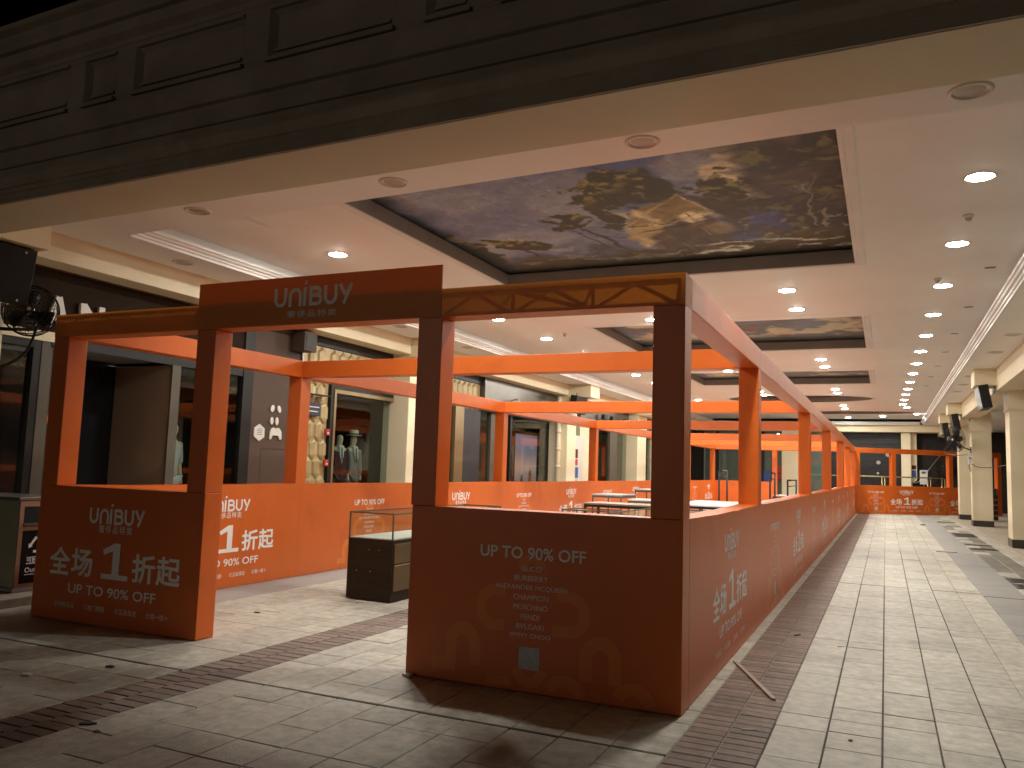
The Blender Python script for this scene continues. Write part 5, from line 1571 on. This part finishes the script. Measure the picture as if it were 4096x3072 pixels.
rl = thing('brass_railing', 'low brass railing standing behind the far barrier', 'railing', (1.2, 44.2, 0))
for x in (-3.9, -2.0, -.1, .3, 1.9, 2.5):
    for d in (-.06, .06): MB().tube([(x + d, 44.2, .0), (x + d, 44.2, 1.58)], .025, 8).build('post', 'brass', rl, smooth=True)
MB().tube([(-5.2, 44.2, 1.58), (2.5, 44.2, 1.60)], .03, 8).build('handrail', 'brass', rl, smooth=True)
ps = thing('standing_sign', 'white standing sign in front of the dark stairs', 'sign', (1.7, 44.8, 0))
MB().box(1.52, 1.86, 44.78, 44.82, 1.28, 1.97).build('board', 'whiteplastic', ps, bevel=.004)
MB().box(1.60, 1.78, 44.776, 44.7795, 1.80, 1.90).build('print', 'greyframe', ps)
MB().tube([(1.69, 44.81, 0), (1.69, 44.81, 1.28)], .02, 8).build('stand', 'steel', ps)
# glazing left of the pillar at the end
es = thing('shop_front', 'pale glazed shop front at the end of the hall behind the booth', 'shop front', (-6.5, YE, 0), 'shop fronts along the left side')
MB().box(-9.1, -2.8, YE + .1, YE + .15, .1, 3.79).build('back_panel', 'shirt_grey', es)
for x in (-8.4, -7.2, -6.0, -3.7, -2.85): MB().box(x, x + .12, YE - .05, YE + .09, .1, 3.79).build('mullion', 'greypanel', es)
MB().box(-9.0, -2.9, YE - .005, YE + .005, .3, 3.7).build('window_pane', 'glass', es)
for x, z0, z1, m in ((-5.2, 1.3, 2.0, 'red'), (-5.9, 1.1, 1.7, 'blue')): MB().box(x, x + .5, YE - .06, YE - .051, z0, z1).build('poster', m, es)
# right side beyond the columns
rw = struct(MB().box(6.4, 6.7, 3, 47, 0, 4.2).build('side_wall', 'darkwall'))
for k in range(6):
    y = 20 + 4 * k
    MB().box(6.3, 6.399, y, y + .35, 0, 3.9).build('pilaster', 'cream', rw)
    MB().box(6.32, 6.395, y + .4, y + 3.6, 2.9, 3.1).build('fascia_strip', 'greyframe', rw)
bs = thing('stacked_stools', 'dark rack standing behind the middle right column', 'rack', (3.75, 36.5, .02))
for k in range(5): MB().box(3.62, 3.88, 36.3, 36.7, .06 + .2 * k, .2 + .2 * k).build('crate', 'black', bs, bevel=.01)
MB().box(3.66, 3.84, 36.34, 36.66, 1.0, 1.25).build('top_box', 'greypanel', bs, bevel=.01)

# ================================================================== LITTER
def slabby(name, pts, z0, z1, m, label, cat, group=None):
    cx = sum(p[0] for p in pts) / len(pts); cy = sum(p[1] for p in pts) / len(pts)
    if m in ('tar', 'leaf', 'paper') and len(pts) > 3:
        pts = [(cx + (x - cx) * .7, cy + (y - cy) * .6) for x, y in pts]; z1 *= .6
    n = len(pts)
    vs = [(x, y, z0) for x, y in pts] + [(x, y, z1 + random.uniform(0, .006)) for x, y in pts]
    o = MB().add(vs, [tuple(range(n)), tuple(range(n, 2 * n))[::-1]] + [(i, (i + 1) % n, n + (i + 1) % n, n + i) for i in range(n)]).build(name, m, org=(cx, cy, 0))
    o.location = (cx, cy, 0)
    return tag(o, label, cat, group)
slabby('wooden_stick', [(-1.13, 6.90), (-1.115, 6.87), (-.715, 5.905), (-.685, 5.90), (-.70, 5.95), (-1.10, 6.90)], .002, .016, 'stick', 'long pale wooden stick lying across the brick band by the booth', 'stick')
slabby('plastic_strip', [(-.805, 5.12), (-.69, 5.185), (-.694, 5.205), (-.81, 5.14)], .002, .006, 'paper', 'thin white strip on the brick band near the camera', 'litter', 'scraps of litter on the paving')
GL = 'scraps of litter on the paving'
slabby('paper_scrap', [(-.42, 8.0), (-.34, 8.06), (-.35, 8.12), (-.41, 8.07)], .002, .008, 'paper', 'white paper scrap on the slabs right of the brick band', 'litter', GL)
slabby('dry_leaf', [(-.81, 8.30), (-.76, 8.36), (-.74, 8.45), (-.79, 8.44), (-.82, 8.36)], .002, .012, 'leaf', 'brown leaf on the right brick band', 'leaf', GL)
slabby('dark_scrap', [(-.22, 5.25), (-.19, 5.24), (-.185, 5.28), (-.21, 5.285)], .002, .006, 'tar', 'tiny black scrap on the right foreground slabs', 'litter', GL)
slabby('paper_scrap', [(-5.31, 3.80), (-5.22, 3.83), (-5.22, 3.89), (-5.28, 3.90), (-5.33, 3.85)], .002, .022, 'paper', 'crumpled white paper on the dark paving at far left', 'litter', GL)
slabby('dark_scrap', [(-5.04, 4.25), (-4.97, 4.27), (-4.97, 4.31), (-5.03, 4.32)], .002, .014, 'tar', 'black scrap beyond the drain line at left', 'litter', GL)
slabby('dry_leaf', [(-4.10, 3.30), (-4.02, 3.34), (-4.0, 3.40), (-4.06, 3.39), (-4.11, 3.35)], .002, .014, 'tar', 'dark leaf beside the left brick band', 'leaf', GL)
slabby('dark_scrap', [(-3.94, 3.28), (-3.9, 3.27), (-3.88, 3.31), (-3.93, 3.32)], .001, .007, 'leaf', 'small dark clump on a foreground slab joint', 'litter', GL)
slabby('dark_scrap', [(-5.65, 6.44), (-5.58, 6.45), (-5.57, 6.49), (-5.63, 6.50)], .002, .010, 'tar', 'black scrap on the pale slabs inside the booth', 'litter', GL)
slabby('paper_scrap', [(-5.22, 7.50), (-5.10, 7.52), (-5.08, 7.60), (-5.18, 7.61)], .002, .016, 'paper', 'white plastic scrap at the foot of the display case', 'litter', GL)
slabby('paper_scrap', [(-3.15, 5.14), (-3.06, 5.13), (-3.05, 5.20), (-3.12, 5.205)], .002, .03, 'paper', 'crumpled tissue at the left foot of the right front panel', 'litter', GL)
slabby('dark_scrap', [(-1.98, 3.30), (-1.88, 3.28), (-1.84, 3.33), (-1.92, 3.37)], .001, .008, 'tar', 'black smear on the bottom foreground slabs', 'litter', GL)
slabby('paper_scrap', [(1.62, 30.6), (1.80, 30.6), (1.80, 31.0), (1.65, 31.0)], .002, .06, 'paper', 'white scrap beside the far drain grate', 'litter', GL)
slabby('paper_scrap', [(.95, 19.7), (1.35, 19.8), (1.3, 20.2), (1.0, 20.1)], .002, .008, 'stick', 'flat pale scrap on the grey strip by the right walk', 'litter', GL)
slabby('dark_scrap', [(1.0, 30.7), (1.22, 30.75), (1.2, 31.1), (1.05, 31.05)], .002, .03, 'tar', 'dark scrap on the far grey strip', 'litter', GL)
